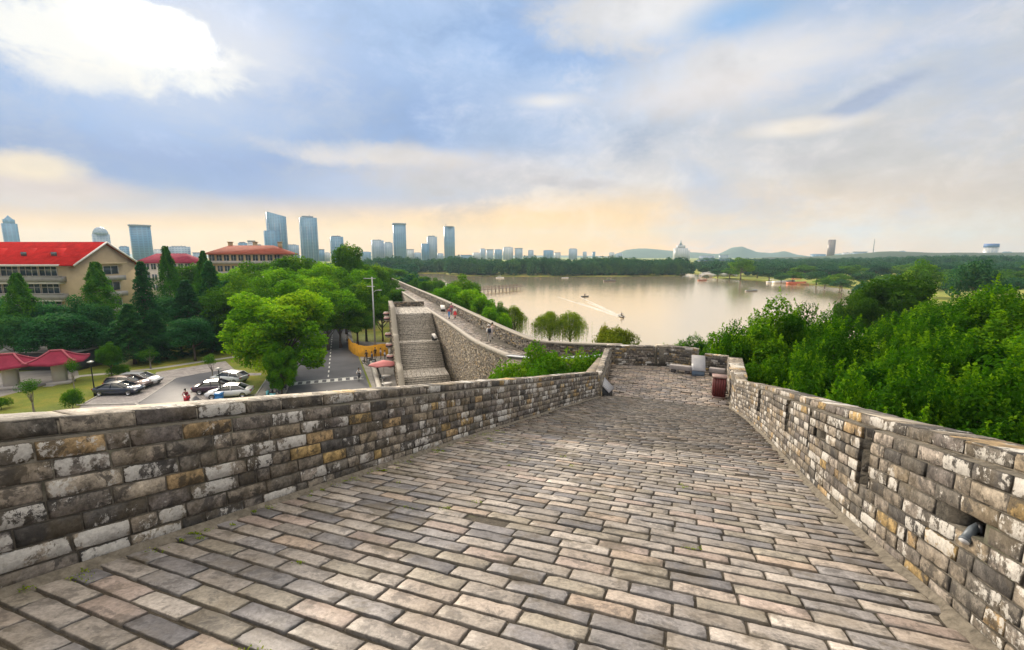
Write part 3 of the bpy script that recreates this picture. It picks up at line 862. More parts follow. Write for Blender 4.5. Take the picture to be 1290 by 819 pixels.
# parking court
gpoly('parking_lot', [(100, 514), (104, 509), (124, 499), (196, 476), (197, 469), (284, 455), (300, 470), (330, 470), (300, 520), (100, 530)], .012, M['lot'])
gpoly('driveway', [(186, 524), (174, 508), (221, 476.7), (252, 470.5), (290, 465), (300, 473), (262, 479.5), (240, 494), (262, 510), (268, 524)], .020, M['asphalt'])
gpoly('green_island', [(241, 494.5), (262, 480), (300, 474), (330, 473), (340, 480), (322, 509), (285, 509), (274, 504), (309, 497), (296, 491), (262, 496)], .035, M['lawn'])
gline([(241, 494.5), (262, 480), (300, 474)], .01, .14, .12, M['kerb'])
gline([(252, 503), (264, 508), (276, 506), (325, 497)], .01, .12, .1, M['kerb'])
gline([(174, 508), (221, 476.7)], .015, .16, .03, M['kerb'])
gline([(104, 510), (124, 499)], .01, .14, .1, M['kerb'])
gline([(96, 511), (170, 509), (186, 520)], .01, .14, .1, M['kerb'])
gline([(60, 487), (100, 474), (140, 470.5), (200, 464), (258, 455), (300, 449)], 0, 1.1, .03, M['kerb'], name='footpath')
gpoly('plaza_paving', [(-60, 500), (0, 500), (40, 490), (60, 484), (100, 475), (98, 467), (60, 466), (0, 470), (-60, 480)], .012, M['pavement'])
redp = simple('red_paint', (.5, .045, .04), .6)
gpoly('red_ground_paint', [(141, 515), (147, 512), (182, 512.5), (184, 514.5)], .03, redp)

# ================================================================== PLANTS
def leaves(mb, C, Nn, size, asp, colr, rng, flat=.0):
    """C centres, Nn preferred normals; rhombic leaves"""
    n = len(C)
    nv = Nn + rng.randn(n, 3) * .55; nv /= np.linalg.norm(nv, axis=1)[:, None] + 1e-9
    r = rng.randn(n, 3); u = np.cross(nv, r); u /= np.linalg.norm(u, axis=1)[:, None] + 1e-9
    w = np.cross(nv, u)
    s = (size * (.7 + .6 * rng.rand(n)))[:, None]
    droop = nv * s * .12
    P = np.stack([C - u * s * .5, C + w * s * .5 * asp + droop, C + u * s * .5, C - w * s * .5 * asp + droop], axis=1).reshape(-1, 3)
    f = np.arange(4 * n).reshape(n, 4)
    c = np.stack([colr, colr, colr, np.zeros(n)], axis=1)
    mb.add(P, f, np.repeat(c, 4, axis=0))
def lobe_points(n, c, r, rng, shell=.35, squash=.8):
    d = rng.randn(n, 3); d /= np.linalg.norm(d, axis=1)[:, None]
    rad = r * (1 - shell * rng.rand(n) ** 1.5)
    # bumpy surface
    k = 1 + .18 * np.sin(d[:, 0] * 7 + c[0]) * np.cos(d[:, 1] * 6 + c[1]) + .1 * np.sin(d[:, 2] * 9 + c[2])
    P = d * (rad * k)[:, None]; P[:, 2] *= squash
    return P + c, d
def trunk_mesh(h, r, limbs, rng, mat, name):
    mb = MB()
    n = 6; pts = [(rng.randn() * r * .4 * i / n, rng.randn() * r * .4 * i / n, h * i / n) for i in range(n + 1)]
    rad = [r * (1.25 if i == 0 else 1 - .6 * i / n) for i in range(n + 1)]
    mb.tube([(x, y, z - .15 if i == 0 else z) for i, (x, y, z) in enumerate(pts)], rad, 8)
    for L in limbs:
        z0 = h * rng.uniform(.45, .95); e = np.array(L)
        i = min(int(z0 / h * n), n - 1); s0 = np.array(pts[i])
        m_ = (s0 + e) / 2 + rng.randn(3) * .15; m_[2] -= .1 * np.linalg.norm(e - s0)
        mb.tube([tuple(s0), tuple(m_), tuple(e)], [r * .45, r * .28, r * .08], 5)
    return mb.mesh(name, mat)
class Kind:
    def __init__(s, crown, trunk, h, w): s.c, s.t, s.h, s.w = crown, trunk, h, w
def broad(seed, h, w, nl, per, ls, mat, bark, base=.22, lobe=(.16, .26), asp=.6, bright=.25, low=-.55):
    rng = np.random.RandomState(seed); mb = MB(); rc = w / 2; zc = h * (base + (1 - base) / 2); rz_ = h * (1 - base) / 2
    limbs = []
    for i in range(nl):
        d = rng.randn(3); d /= np.linalg.norm(d)
        if d[2] < low: d[2] *= -.6
        rr = rng.uniform(.55, .86) if i > nl * .15 else rng.uniform(.1, .4)
        r = rng.uniform(*lobe) * w
        c = np.array([d[0] * (rc - r * .7) * rr / .8, d[1] * (rc - r * .7) * rr / .8, zc + d[2] * (rz_ - r * .6) * rr / .8])
        P, D = lobe_points(per, c, r, rng)
        tone = np.clip(.42 + rng.randn() * bright * .6 + rng.randn(per) * .13, 0, 1)
        Nn = D * .8 + np.array([0, 0, .5])
        leaves(mb, P, Nn, ls, asp, tone, rng)
        if i % 3 == 0: limbs.append(c)
    return Kind(mb.mesh('crown', mat), trunk_mesh(h * .6, h * .022, limbs, rng, bark, 'trunk'), h, w)
def cedar(seed, h, w, ls=.32):
    rng = np.random.RandomState(seed); mb = MB(); z = h * .10; limbs = []
    while z < h * .97:
        f = 1 - z / h; rad = w / 2 * (f ** .75) * rng.uniform(.75, 1.1)
        nb = int(5 + 5 * f)
        a0 = rng.rand() * 6.28
        for k in range(nb):
            a = a0 + k * 2 * PI / nb + rng.randn() * .2; L = rad * rng.uniform(.7, 1.12)
            n = int(60 + 150 * (L / (w / 2)))
            t = rng.rand(n) ** .7
            lat = rng.randn(n) * .16 * L * (1.1 - t) + rng.randn(n) * .18
            x = np.cos(a) * t * L - np.sin(a) * lat; y = np.sin(a) * t * L + np.cos(a) * lat
            zz = z + .12 * L * np.sin(t * 2.4) - .22 * L * t ** 2 + rng.randn(n) * .10
            tone = np.clip(.42 + rng.randn() * .16 + rng.randn(n) * .14, 0, 1)
            leaves(mb, np.stack([x, y, zz], 1), np.tile([0, 0, 1.2], (n, 1)), ls, .45, tone, rng)
            if rng.rand() < .25: limbs.append((math.cos(a) * L * .7, math.sin(a) * L * .7, z))
        z += rng.uniform(.45, .75) * (.5 + .5 * f) * h / 14
    return Kind(mb.mesh('crown', M['cedar']), trunk_mesh(h * .9, h * .017, limbs[:24], rng, M['bark'], 'trunk'), h, w)
def cone(seed, h, w, n=16000, ls=.26, mat=None):
    rng = np.random.RandomState(seed); mb = MB()
    t = rng.rand(n) ** .75 * .93; a = rng.rand(n) * 2 * PI
    prof = np.interp(t, [0, .1, .35, .7, 1], [.55, .95, .9, .48, .02])
    k = 1 + .26 * np.sin(a * 5 + t * 26) * np.sin(t * 40 + a) + .18 * np.sin(a * 3 - t * 37) + .13 * rng.randn(n)
    r = w / 2 * prof * k * (1 - .4 * rng.rand(n) ** 2)
    z = h * (.07 + t); P = np.stack([np.cos(a) * r, np.sin(a) * r, z + .02 * h * np.sin(a * 4 + t * 30)], 1)
    tone = np.clip(.45 + .22 * np.sin(a * 5 + t * 20) + rng.randn(n) * .14, 0, 1)
    leaves(mb, P, np.stack([np.cos(a), np.sin(a), 0 * a + .5], 1), ls, .5, tone, rng)
    return Kind(mb.mesh('crown', mat or M['conifer']), trunk_mesh(h * .9, h * .017, [], rng, M['bark'], 'trunk'), h, w)
def willow(seed, h, w):
    rng = np.random.RandomState(seed); mb = MB(); limbs = []
    for i in range(34):
        a = rng.rand() * 2 * PI; rr = w / 2 * rng.rand() ** .5 * .8
        c = np.array([math.cos(a) * rr, math.sin(a) * rr, h * (.9 - .30 * (rr / (w * .4)) ** 2) + rng.randn() * .25])
        P, D = lobe_points(160, c, w * .11, rng); leaves(mb, P, D, .22, .35, np.clip(.55 + rng.randn(160) * .18, 0, 1), rng)
        if i % 4 == 0: limbs.append(c)
        for s_ in range(16):
            x, y = c[0] + rng.randn() * w * .08, c[1] + rng.randn() * w * .08
            L = (c[2] - h * .1) * rng.uniform(.25, .9); m_ = int(8 + L * 5)
            zz = c[2] - np.linspace(0, L, m_); tone = np.clip(.45 + rng.randn() * .2 + rng.randn(m_) * .08, 0, 1)
            leaves(mb, np.stack([x + rng.randn(m_) * .05, y + rng.randn(m_) * .05, zz], 1), np.stack([rng.randn(m_), rng.randn(m_), np.zeros(m_)], 1), .20, .4, tone, rng)
    return Kind(mb.mesh('crown', M['willow']), trunk_mesh(h * .6, h * .03, limbs, rng, M['bark'], 'trunk'), h, w)
def maple(seed, h, w, ncl=420, spiky=.6):
    """bigger visible leaves on clumped branches, a few upright shoots on top"""
    rng = np.random.RandomState(seed); mb = MB(); tw = MB(); limbs = []
    rc, zc, rz_ = w / 2, h * .62, h * .36
    lobes = []
    for i in range(64):
        d = rng.randn(3); d /= np.linalg.norm(d)
        if d[2] < -.25: d[2] *= -.5
        k = rng.uniform(.6, .92)
        lobes.append((np.array([d[0] * rc * k, d[1] * rc * k, zc + d[2] * rz_ * k]), w * rng.uniform(.07, .125)))
        if i % 5 == 0: limbs.append(lobes[-1][0])
    for c, r in lobes:
        n = 520
        P, D = lobe_points(n, c, r, rng, .45, .75)
        tone = np.clip(.36 + rng.randn() * .19 + rng.randn(n) * .12, 0, 1)
        leaves(mb, P, D * .6 + np.array([0, 0, .7]), .19, .7, tone, rng)
        if c[2] < zc: continue
        for s_ in range(3):
            d = rng.randn(3); d /= np.linalg.norm(d); d[2] = abs(d[2])
            p0 = c + d * r * .6; dv = d * .7 + np.array([0, 0, .8]); dv /= np.linalg.norm(dv)
            L = rng.uniform(.5, 1.0) * w / 9; m_ = int(L * 40)
            t = np.linspace(0, 1, m_)[:, None]
            Pp = p0 + dv * L * t + rng.randn(m_, 3) * (.16 * (1.15 - t))
            tone = np.clip(.55 + .25 * t[:, 0] + rng.randn() * .1 + rng.randn(m_) * .12, 0, 1)
            leaves(mb, Pp, np.tile([0, 0, .9], (m_, 1)), .17, .7, tone, rng)
    t_ = trunk_mesh(h * .7, h * .02, limbs, rng, M['bark'], 'trunk')
    return Kind(mb.mesh('crown', M['maple']), t_, h * 1.02, w)
KB = [broad(11, 12, 9.5, 58, 760, .27, M['camphor'], M['bark'], base=.12, lobe=(.10, .155), bright=.38, low=-.9),
      broad(12, 12, 10, 44, 420, .34, M['broad'], M['bark'], lobe=(.11, .19)),
      broad(13, 12, 9, 40, 420, .34, M['broad'], M['bark'], lobe=(.12, .2)),
      broad(14, 12, 10, 44, 420, .34, M['camphor'], M['bark'], lobe=(.11, .19))]
KC = [cedar(21, 15, 11), cedar(22, 13, 10), cedar(23, 11, 8.5)]
KN = [cone(31, 15, 5.5), cone(32, 14, 5)]
KW = [willow(41, 8, 7), willow(42, 9, 7)]
KM = [maple(51, 14, 9), maple(52, 14, 10)]
KF = [broad(61, 12, 11, 16, 80, 1.1, M['farleaf'], M['bark'], base=.02, lobe=(.16, .26)), broad(62, 13, 9, 14, 80, 1.0, M['farleaf'], M['bark'], base=.02, lobe=(.16, .26))]
KG = [broad(63, 12, 10, 30, 150, .6, M['broad'], M['bark'], lobe=(.13, .22)), broad(64, 12, 11, 30, 150, .6, M['farleaf'], M['bark'], lobe=(.13, .22))]
BUSH = broad(71, 1.6, 2.2, 16, 260, .12, M['broad'], M['bark'], base=0, lobe=(.18, .26))
YB = broad(72, 5, 6, 30, 330, .2, M['yellowbush'], M['bark'], base=.05, lobe=(.12, .2))
DN = broad(74, 12, 10, 50, 420, .34, M['dense'], M['bark'], lobe=(.1, .17))
SM = broad(73, 4.5, 2.6, 14, 70, .16, M['broad'], M['paleb'], base=.45, lobe=(.14, .26))
def plant(kind, name, label, cat, x, y, h, w, z=0, rz=None, group=None):
    t = thing(name, label, cat, (x, y, z), rs.rand() * 6.28 if rz is None else rz, group)
    t.scale = (w / kind.w, w / kind.w, h / kind.h)
    for nm_, me in (('trunk', kind.t), ('crown', kind.c)):
        o = bpy.data.objects.new(nm_, me); col.objects.link(o); o.parent = t
    return t
def pplant(kind, name, label, cat, u, vtop, y, wpx, base=0, **k):
    """u,vtop: where the top of the crown is seen from the survey point, y its distance"""
    P = dp(u, vtop, y); w = wpx / FPX * y
    return plant(kind, name, label, cat, P[0], P[1], max(P[2] - base, 1.5), w, z=base, **k)

TG = 'trees of the leafy park left of the street'
pplant(KB[0], 'camphor_tree', 'big bright green round camphor tree beside the street, nearest and largest of the park', 'tree', 352, 357, 55.5, 132)
pplant(KB[0], 'camphor_tree', 'dark lower camphor tree at the pavement edge just right of the parked white cars', 'tree', 350, 432, 50, 40, group=None)
# canopy left of the street (u, v_top, y, width px, kind)
can = [(318, 330, 95, 75, 1), (372, 318, 105, 62, 2), (405, 327, 98, 62, 3), (352, 334, 84, 80, 3), (300, 345, 80, 70, 1), (396, 345, 82, 70, 3), (432, 338, 92, 62, 1), (455, 336, 100, 50, 3), (425, 362, 78, 66, 3), (458, 352, 84, 52, 2), (448, 385, 80, 56, 1), (480, 374, 84, 44, 1), (285, 362, 76, 62, 2), (410, 378, 76, 56, 1), (325, 350, 74, 66, 1), (395, 332, 120, 60, 1), (345, 326, 118, 66, 2), (300, 334, 108, 60, 3), (270, 338, 100, 60, 1), (470, 330, 125, 46, 2), (492, 352, 122, 40, 1), (462, 344, 112, 50, 1), (240, 330, 110, 56, 2), (500, 362, 108, 34, 2), (455, 335, 150, 40, 1), (482, 334, 150, 36, 2)]
lb = ['mid green round tree in the canopy left of the street', 'mid green tree of the park with loose crown', 'dark green tree of the park with dense crown', 'yellow green camphor tree with clumped crown in the park']
for u, v_, y, wp, k in can:
    pplant(KB[k], 'park_tree', '', 'tree', u, v_, y, wp, group=TG)
pplant(KB[2], 'tall_tree', 'tall dark tree rising above the canopy beside the distant towers', 'tree', 438, 303, 118, 44)
# conifers and dark trees, left
con = [('C', 0, 176, 326, 74, 66), ('C', 1, 160, 380, 66, 84), ('C', 2, 262, 325, 82, 62), ('C', 1, 232, 350, 80, 76), ('C', 0, 285, 352, 88, 70), ('C', 2, 190, 388, 68, 70), ('C', 1, 262, 388, 74, 70),
       ('N', 0, 20, 346, 66, 46), ('N', 1, 119, 332, 74, 46), ('N', 0, 208, 312, 92, 32), ('N', 1, 255, 318, 92, 30)]
cl = {('C', 0): 'tall dark layered cedar', ('C', 1): 'broad blue green cedar with drooping tiers', ('C', 2): 'dark cedar of the park behind the car park', ('N', 0): 'upright pointed green redwood', ('N', 1): 'slim conical green redwood'}
names_con = ['tall dark layered cedar right of the tan gable of the red roofed building', 'broad dark cedar in front of the tall cedar, behind the parked cars', 'dark cedar standing below the apartments with the brown roof', 'dark green cedar with drooping tiers between the two slim pointed conifers',
             'wide dark cedar at the left edge of the bright round camphor tree', 'low dense cedar just behind the pale curved footpath', 'low dark cedar above the paved car park right of the footpath',
             'pointed green conifer at the left edge before the red roofed building', 'slim conical green conifer standing before the tan gable', 'pointed narrow treetop in front of the white building with dark red roof', 'narrow pointed treetop left of the cream apartments']
for (kk, i, u, v_, y, wp), lab in zip(con, names_con):
    pplant((KC if kk == 'C' else KN)[i], 'cedar_tree' if kk == 'C' else 'conifer_tree', lab, 'tree', u, v_, y, wp)
dk = [(70, 392, 62, 84, 2), (40, 372, 68, 70, 1), (100, 372, 70, 60, 1), (95, 400, 64, 60, 2), (225, 405, 72, 60, 1), (210, 372, 86, 60, 2), (285, 400, 78, 50, 2), (140, 405, 66, 50, 1), (240, 398, 68, 54, 2), (-20, 372, 70, 70, 2), (10, 395, 62, 50, 2), (205, 412, 69, 46, 1)]
for u, v_, y, wp, k in dk:
    t = pplant(KB[k], 'park_tree', '', 'tree', u, v_, y, wp, group='dark trees behind the shelters and parked cars')
    for ch in t.children:
        if ch.name.startswith('crown'):
            ch.data = ch.data.copy(); ch.data.materials[0] = M['cedar']
pplant(KB[1], 'park_tree', 'small round green tree at the edge of the footpath behind the lamp post', 'tree', 135, 431, 58, 30)
pplant(SM, 'young_tree', 'young bare stemmed tree standing at the tip of the green island in the car park', 'tree', 265, 446, 57, 22)
pplant(SM, 'young_tree', 'spindly young tree on the lawn at the far left before the shelters', 'tree', 36, 478, 44.5, 34)
pplant(SM, 'young_tree', 'pale small tree with spreading branches behind the footpath', 'tree', 187, 440, 63, 26)
pplant(SM, 'young_tree', 'slim young tree growing between the two red roofed shelters and the lamp post', 'tree', 88, 452, 52, 20)
plant(BUSH, 'bush', 'clipped round dark bush at the end of the row of parked cars', 'bush', *gp(150, 474)[:2], 1.6, 2.7)
plant(BUSH, 'bush', 'loose dark shrub standing alone on the yellow lawn', 'bush', *gp(92, 515)[:2], 2.2, 2.1)
plant(BUSH, 'bush', 'low shrub at the far left edge of the lawn', 'bush', *gp(2, 516)[:2], 1.4, 1.8)
# lake shore, behind the walk
for i, (u, v_, y, wp, lab) in enumerate([(693, 391, 80, 50, 'weeping willow on the shore behind the wall walk, left one of the pair'), (719, 392, 78, 46, 'weeping willow on the shore behind the wall walk, right one of the pair'), (648, 384, 84, 36, 'slender willow at the shore above the walkway parapet')]):
    pplant(KW[i % 2], 'willow_tree', lab, 'tree', u, v_, y, wp, rz=i * 2.)
sh = [(584, 346, 110, 46, 1), (566, 356, 100, 44, 3), (592, 362, 92, 42, 3), (608, 370, 88, 34, 3), (628, 380, 84, 30, 1), (548, 362, 108, 36, 1), (540, 352, 135, 28, 2), (522, 350, 150, 26, 1), (505, 348, 165, 30, 2), (488, 345, 190, 30, 2), (500, 338, 215, 34, 2), (478, 336, 225, 34, 1), (532, 347, 175, 26, 2), (550, 350, 170, 24, 1), (616, 384, 76, 26, 3), (576, 372, 90, 36, 1), (515, 342, 240, 22, 1), (635, 392, 74, 22, 3)]
for u, v_, y, wp, k in sh:
    pplant(KB[k], 'shore_tree', '', 'tree', u, v_, y, wp, group='trees on the lake shore behind the wall walk')
pplant(YB, 'shrub', 'yellow green loose shrub by the water behind the middle of the far platform wall', 'shrub', 778, 407, 60, 66)
pplant(YB, 'shrub', 'thin yellow shoots of a shrub at the left of the yellow green shrub', 'shrub', 762, 403, 64, 24)
for i, (u, v_, y, wp, lab) in enumerate([(866, 420, 44, 66, 'dark green leafy shrub top just behind the angled wall'), (893, 428, 40, 36, 'small green leafy shrub top behind the gap in the platform wall')]):
    pplant(KM[i], 'shore_tree', lab, 'tree', u, v_, y, wp * 1.3)
# light court trees
for i, (x, y, w, zt, lab) in enumerate([(.9, 30.0, 5.4, 10.1, 'dense green tree top left in the court beside the platform'), (3.0, 28.9, 5.6, 10.2, 'dense green tree top in the middle of the court beside the platform'), (1.9, 26.2, 4.6, 9.6, 'lower green tree top in front in the court beside the platform'), (4.9, 29.0, 4.2, 10.2, 'green tree top against the parapet of the platform')]):
    plant(KB[1 + i % 2], 'court_tree', lab, 'tree', x, y, zt, w)
p_ = pin.at(33.5); n_ = pin.nrm(33.5)
wb = plant(BUSH, 'wall_shrub', 'round dark shrub growing out of the tall rampart beside the stairs', 'shrub', -13.4, 67.0, 2.2, 2.6, z=5.0)
# right: near maples beside the ramp
mp = [(972, 366, 27, 140, 0), (928, 398, 27, 84, 1), (1020, 376, 29, 110, 1), (1072, 392, 24, 170, 1), (1165, 392, 22, 170, 0), (1232, 362, 30, 170, 1), (1300, 350, 27, 190, 0), (1110, 418, 18, 190, 0), (1215, 405, 18, 210, 1), (1310, 392, 17, 250, 0), (1015, 424, 21, 150, 1), (965, 448, 22, 100, 0), (1180, 448, 14.5, 220, 1), (1070, 462, 16, 180, 0), (1280, 440, 14, 250, 1), (1200, 372, 38, 130, 0), (1275, 357, 42, 150, 1), (1035, 385, 34, 90, 0), (1390, 380, 18, 260, 1), (1130, 388, 30, 110, 1)]
ml = {0: 'leafy green tree spreading against the lake, tip of its shoots highest over the water', 1: 'leafy green tree standing closest to the platform corner over the water'}
for i, (u, v_, y, wp, k) in enumerate(mp):
    P = dp(u, v_, y); rot = rs.rand() * 6.28
    pplant(KM[k], 'leafy_tree', ml.get(i, ''), 'tree', u, v_, y, wp, rz=rot, group=None if i in ml else 'leafy green trees growing outside the ramp on the right')
pplant(DN, 'dense_tree', 'round dark green tree rising behind the leafy trees on the right', 'tree', 1128, 340, 62, 100)
pplant(DN, 'dense_tree', 'smaller round dark tree beside the round dark tree on the right', 'tree', 1085, 365, 60, 56)
# mid distance trees on the right bank
rb = [(935, 325, 300, 34), (1232, 327, 120, 56), (1165, 328, 140, 44), (970, 340, 290, 30), (1000, 342, 270, 30), (1030, 342, 250, 34), (1060, 345, 235, 34), (1090, 342, 230, 36), (1120, 346, 215, 34), (1150, 342, 220, 36), (1180, 345, 210, 40), (1210, 350, 170, 40), (1245, 348, 180, 44), (1280, 350, 170, 44), (1310, 346, 180, 40), (905, 338, 330, 24), (920, 338, 320, 26), (955, 335, 325, 28), (1015, 334, 330, 36), (1045, 336, 320, 34), (1075, 334, 320, 36), (1105, 333, 330, 36), (1145, 333, 320, 38), (1190, 333, 310, 38), (1225, 334, 300, 40), (1265, 334, 300, 42), (1300, 334, 300, 40), (985, 345, 262, 22), (1040, 350, 222, 26), (1062, 352, 205, 28), (1275, 340, 230, 40), (1120, 352, 180, 36), (1200, 340, 260, 40), (1095, 355, 170, 34), (1250, 340, 260, 40), (1155, 352, 175, 40)]
for i, (u, v_, y, wp) in enumerate(rb):
    pplant(KG[i % 2], 'bank_tree', {0: 'dark bushy tree on the point beside the lake bridge', 1: 'large loose dark tree standing above the others at the right edge', 2: 'dark rounded tree rising over the bank left of the large loose one'}.get(i, ''), 'tree', u, v_, y, wp, group=None if i < 3 else 'trees along the right bank of the lake')
# far woods as stuff: many crowns in one mesh
def woods(name, spots, seed):
    rng = np.random.RandomState(seed); vs = []; fs = []; cs = []; n0 = 0
    arr = []
    for kd in KF + [None]:
        if kd is None: continue
        me = kd.c; nv = len(me.vertices); a = np.empty(nv * 3, np.float32); me.vertices.foreach_get('co', a)
        c_ = np.empty(nv * 4, np.float32); me.color_attributes['Col'].data.foreach_get('color', c_)
        arr.append((a.reshape(-1, 3), c_.reshape(-1, 4), kd))
    mb = MB()
    for (x, y, h, w) in spots:
        a, c_, kd = arr[rng.randint(2)]
        t = rng.rand() * 6.28; s_ = np.array([w / kd.w, w / kd.w, h / kd.h])
        q = a * s_ - np.array([0, 0, .24 * h]); q = np.stack([q[:, 0] * math.cos(t) - q[:, 1] * math.sin(t) + x, q[:, 0] * math.sin(t) + q[:, 1] * math.cos(t) + y, q[:, 2]], 1)
        c2 = c_.copy(); c2[:, :3] = np.clip(c2[:, :3] + rng.randn() * .15, 0, 1)
        mb.add(q, np.arange(len(q)).reshape(-1, 4), c2)
    o = mb.build(name, M['farleaf']); tag(o, kind='stuff'); return o
rw = np.random.RandomState(9)
sp_ = []
for i in range(620):
    x = rw.uniform(-150, 160); row = rw.randint(5); y = np.interp(x, [-100, -95, -62, -55, -20, 40, 110, 150], [422, 422, 442, 396, 369, 364, 370, 377]) + row * 12 + rw.rand() * 9 - 1
    if 150 < x < 172 and y < 430: continue
    sp_.append((x, y, rw.uniform(12.5, 17.5) * (1 + .1 * math.sin(x * .09)) + row * .5, rw.uniform(8, 13)))
o = woods('island_woodland', sp_, 1); tag(o, 'long belt of dark green woodland on the far lake shore', 'woodland')
sp_ = []
for i in range(700):
    u = rw.uniform(880, 1420); y = rw.uniform(340, 900)
    P = dp(u, 322, y); hill = 14 * math.exp(-((u - 1230) / 140) ** 2) if y > 500 else 0
    sp_.append((P[0], y, rw.uniform(10, 14) + y * .002 + hill * .5, rw.uniform(11, 18)))
for i in range(520):
    a_ = rw.uniform(.95, 1.75); r_ = rw.uniform(60, 620)
    if r_ < 200 and a_ < .98: continue
    sp_.append((math.sin(a_) * r_, math.cos(a_) * r_, rw.uniform(10, 14), rw.uniform(11, 16)))
o = woods('bank_woodland', sp_, 2); tag(o, 'deep dark woodland rolling behind the right bank of the lake', 'woodland')
sp_ = []
for i in range(420):
    u = rw.uniform(-140, 520); y = rw.uniform(150, 520)
    P = dp(u, 322, y); sp_.append((P[0], y, rw.uniform(9, 13.5), rw.uniform(9, 14)))
for i in range(420):      # the same street trees go on to the left, beyond what the picture shows
    a_ = rw.uniform(-1.62, -.86); r_ = rw.uniform(170, 620)
    sp_.append((math.sin(a_) * r_, max(math.cos(a_) * r_, -40) , rw.uniform(9, 13), rw.uniform(10, 15)))
o = woods('city_woodland', sp_, 3); tag(o, 'hazy mass of street trees between the park and the distant towers', 'woodland')

# labels for the grouped trees: row by distance, order from the left
ORD = ['leftmost', 'second from left', 'third from left', 'fourth from left', 'fifth from left', 'sixth from left', 'seventh from left', 'eighth from left', 'ninth from left', 'tenth from left', 'eleventh from left', 'twelfth from left', 'thirteenth from left', 'fourteenth from left']
def label_rows(group, look, rows=3):
    T = [o for o in sc.objects if o.type == 'EMPTY' and o.get('group') == group and not o.get('label')]
    T.sort(key=lambda o: o.location.y)
    n = len(T); rn = {2: ['front', 'back'], 3: ['front', 'middle', 'back'], 4: ['front', 'second', 'third', 'back'], 1: ['only']}[rows]
    per = -(-n // rows)
    for k in range(rows):
        row = sorted(T[k*per:(k+1)*per], key=lambda o: o.location.x / o.location.y)
        for j, o in enumerate(row):
            side = ORD[j] if j != len(row) - 1 else 'rightmost'
            o['label'] = look.replace('ROW', rn[k]).replace('POS', side)
label_rows(TG, 'leafy green tree in the ROW row of the street canopy, POS', 3)
label_rows('dark trees behind the shelters and parked cars', 'dark leafy tree behind the car park, ROW row, POS', 2)
label_rows('trees on the lake shore behind the wall walk', 'round green shore tree behind the wall walk, ROW row, POS', 3)
label_rows('leafy green trees growing outside the ramp on the right', 'tall leafy green tree outside the right parapet, ROW row, POS', 3)
label_rows('trees along the right bank of the lake', 'hazy green tree on the right lake bank, ROW row, POS', 4)

# ================================================================== BUILDINGS
def glass(name, c, rough=.12, spec=.6):
    m, nt, b = nm(name); b.inputs['Base Color'].default_value = (*c, 1); b.inputs['Roughness'].default_value = rough; b.inputs['Specular IOR Level'].default_value = spec; return m
M['win'] = glass('window_glass', (.05, .08, .10))
M['cream'] = simple('cream_render', (.42, .33, .20), .85, var=.1, scale=.6)
M['palewall'] = simple('pale_wall', (.50, .46, .42), .85, var=.12, scale=.5)
M['greyband'] = simple('grey_balcony', (.30, .29, .28), .8, var=.15, scale=.8)
M['whitetrim'] = simple('white_trim', (.62, .60, .58), .7)
def roofmat(name, c, ribs=2.2, sc_=1.0):
    m, nt, b = nm(name); p = opos(nt)
    w = nt.nodes.new('ShaderNodeTexWave'); w.wave_type = 'BANDS'; w.bands_direction = 'X'; w.inputs['Scale'].default_value = ribs; w.inputs['Distortion'].default_value = 0
    nt.links.new(p, w.inputs[0])
    cc = ramp(nt, noise(nt, p, .8, 5), [(.3, tuple(x * .75 for x in c)), (.7, tuple(x * 1.2 for x in c))])
    cc = mixc(nt, 1, cc, ramp(nt, w.outputs[1], [(.1, .7), (.5, 1.05)]), 'MULTIPLY')
    nt.links.new(cc, b.inputs['Base Color']); b.inputs['Roughness'].default_value = .85; b.inputs['Specular IOR Level'].default_value = .1
    bump(nt, b, w.outputs[1], .5, .08); return m
M['redroof'] = roofmat('red_metal_roof', (.55, .022, .02))
M['rustroof'] = roofmat('brown_red_roof', (.30, .085, .055))
M['maroonroof'] = roofmat('dark_red_tiles', (.29, .035, .07), 5)
BX = []
# --- big red roofed building, long side facing us, gable to the right
b1 = thing('red_roof_building', 'long building with bright red roof, dormers and a tan gable end at the left edge', 'building', (-88, 92, 0))
X0, X1, W1, ZE, ZR = -75, 0, 14.5, 14.4, 18.7
mb = MB(); mb.box((X0, 0, 0), (X1, W1, ZE)); 
mb.add([(X1, 0, ZE), (X1, W1, ZE), (X1, W1 / 2, ZR - .15), (X1 - .4, 0, ZE), (X1 - .4, W1, ZE), (X1 - .4, W1 / 2, ZR - .15)], [(0, 1, 2), (3, 5, 4), (0, 2, 5, 3), (1, 4, 5, 2)])
mb.build('wall', M['cream'], b1)
for sgn in (0, 1):
    mb = MB(); ya, yb = (-.9, W1 / 2) if sgn == 0 else (W1 + .9, W1 / 2)
    za = ZE - .5
    v = [(X0 - .5, ya, za), (X1 + .45, ya, za), (X1 + .45, yb, ZR), (X0 - .5, yb, ZR)]
    v2 = [(a_, b_, c_ + .22) for a_, b_, c_ in v]
    mb.add(v + v2, np.array([(3, 2, 1, 0), (4, 5, 6, 7), (0, 1, 5, 4), (1, 2, 6, 5), (3, 0, 4, 7)]) if sgn == 0 else np.array([(0, 1, 2, 3), (7, 6, 5, 4), (1, 0, 4, 5), (2, 1, 5, 6), (0, 3, 7, 4)]))
    rf = mb.build('roof', M['redroof'], b1)
    mb = MB(); mb.tube([(X1 + .5, ya, za + .1), (X1 + .5, yb, ZR + .12)], .22, 4); mb.build('gable_trim', M['whitetrim'], b1)
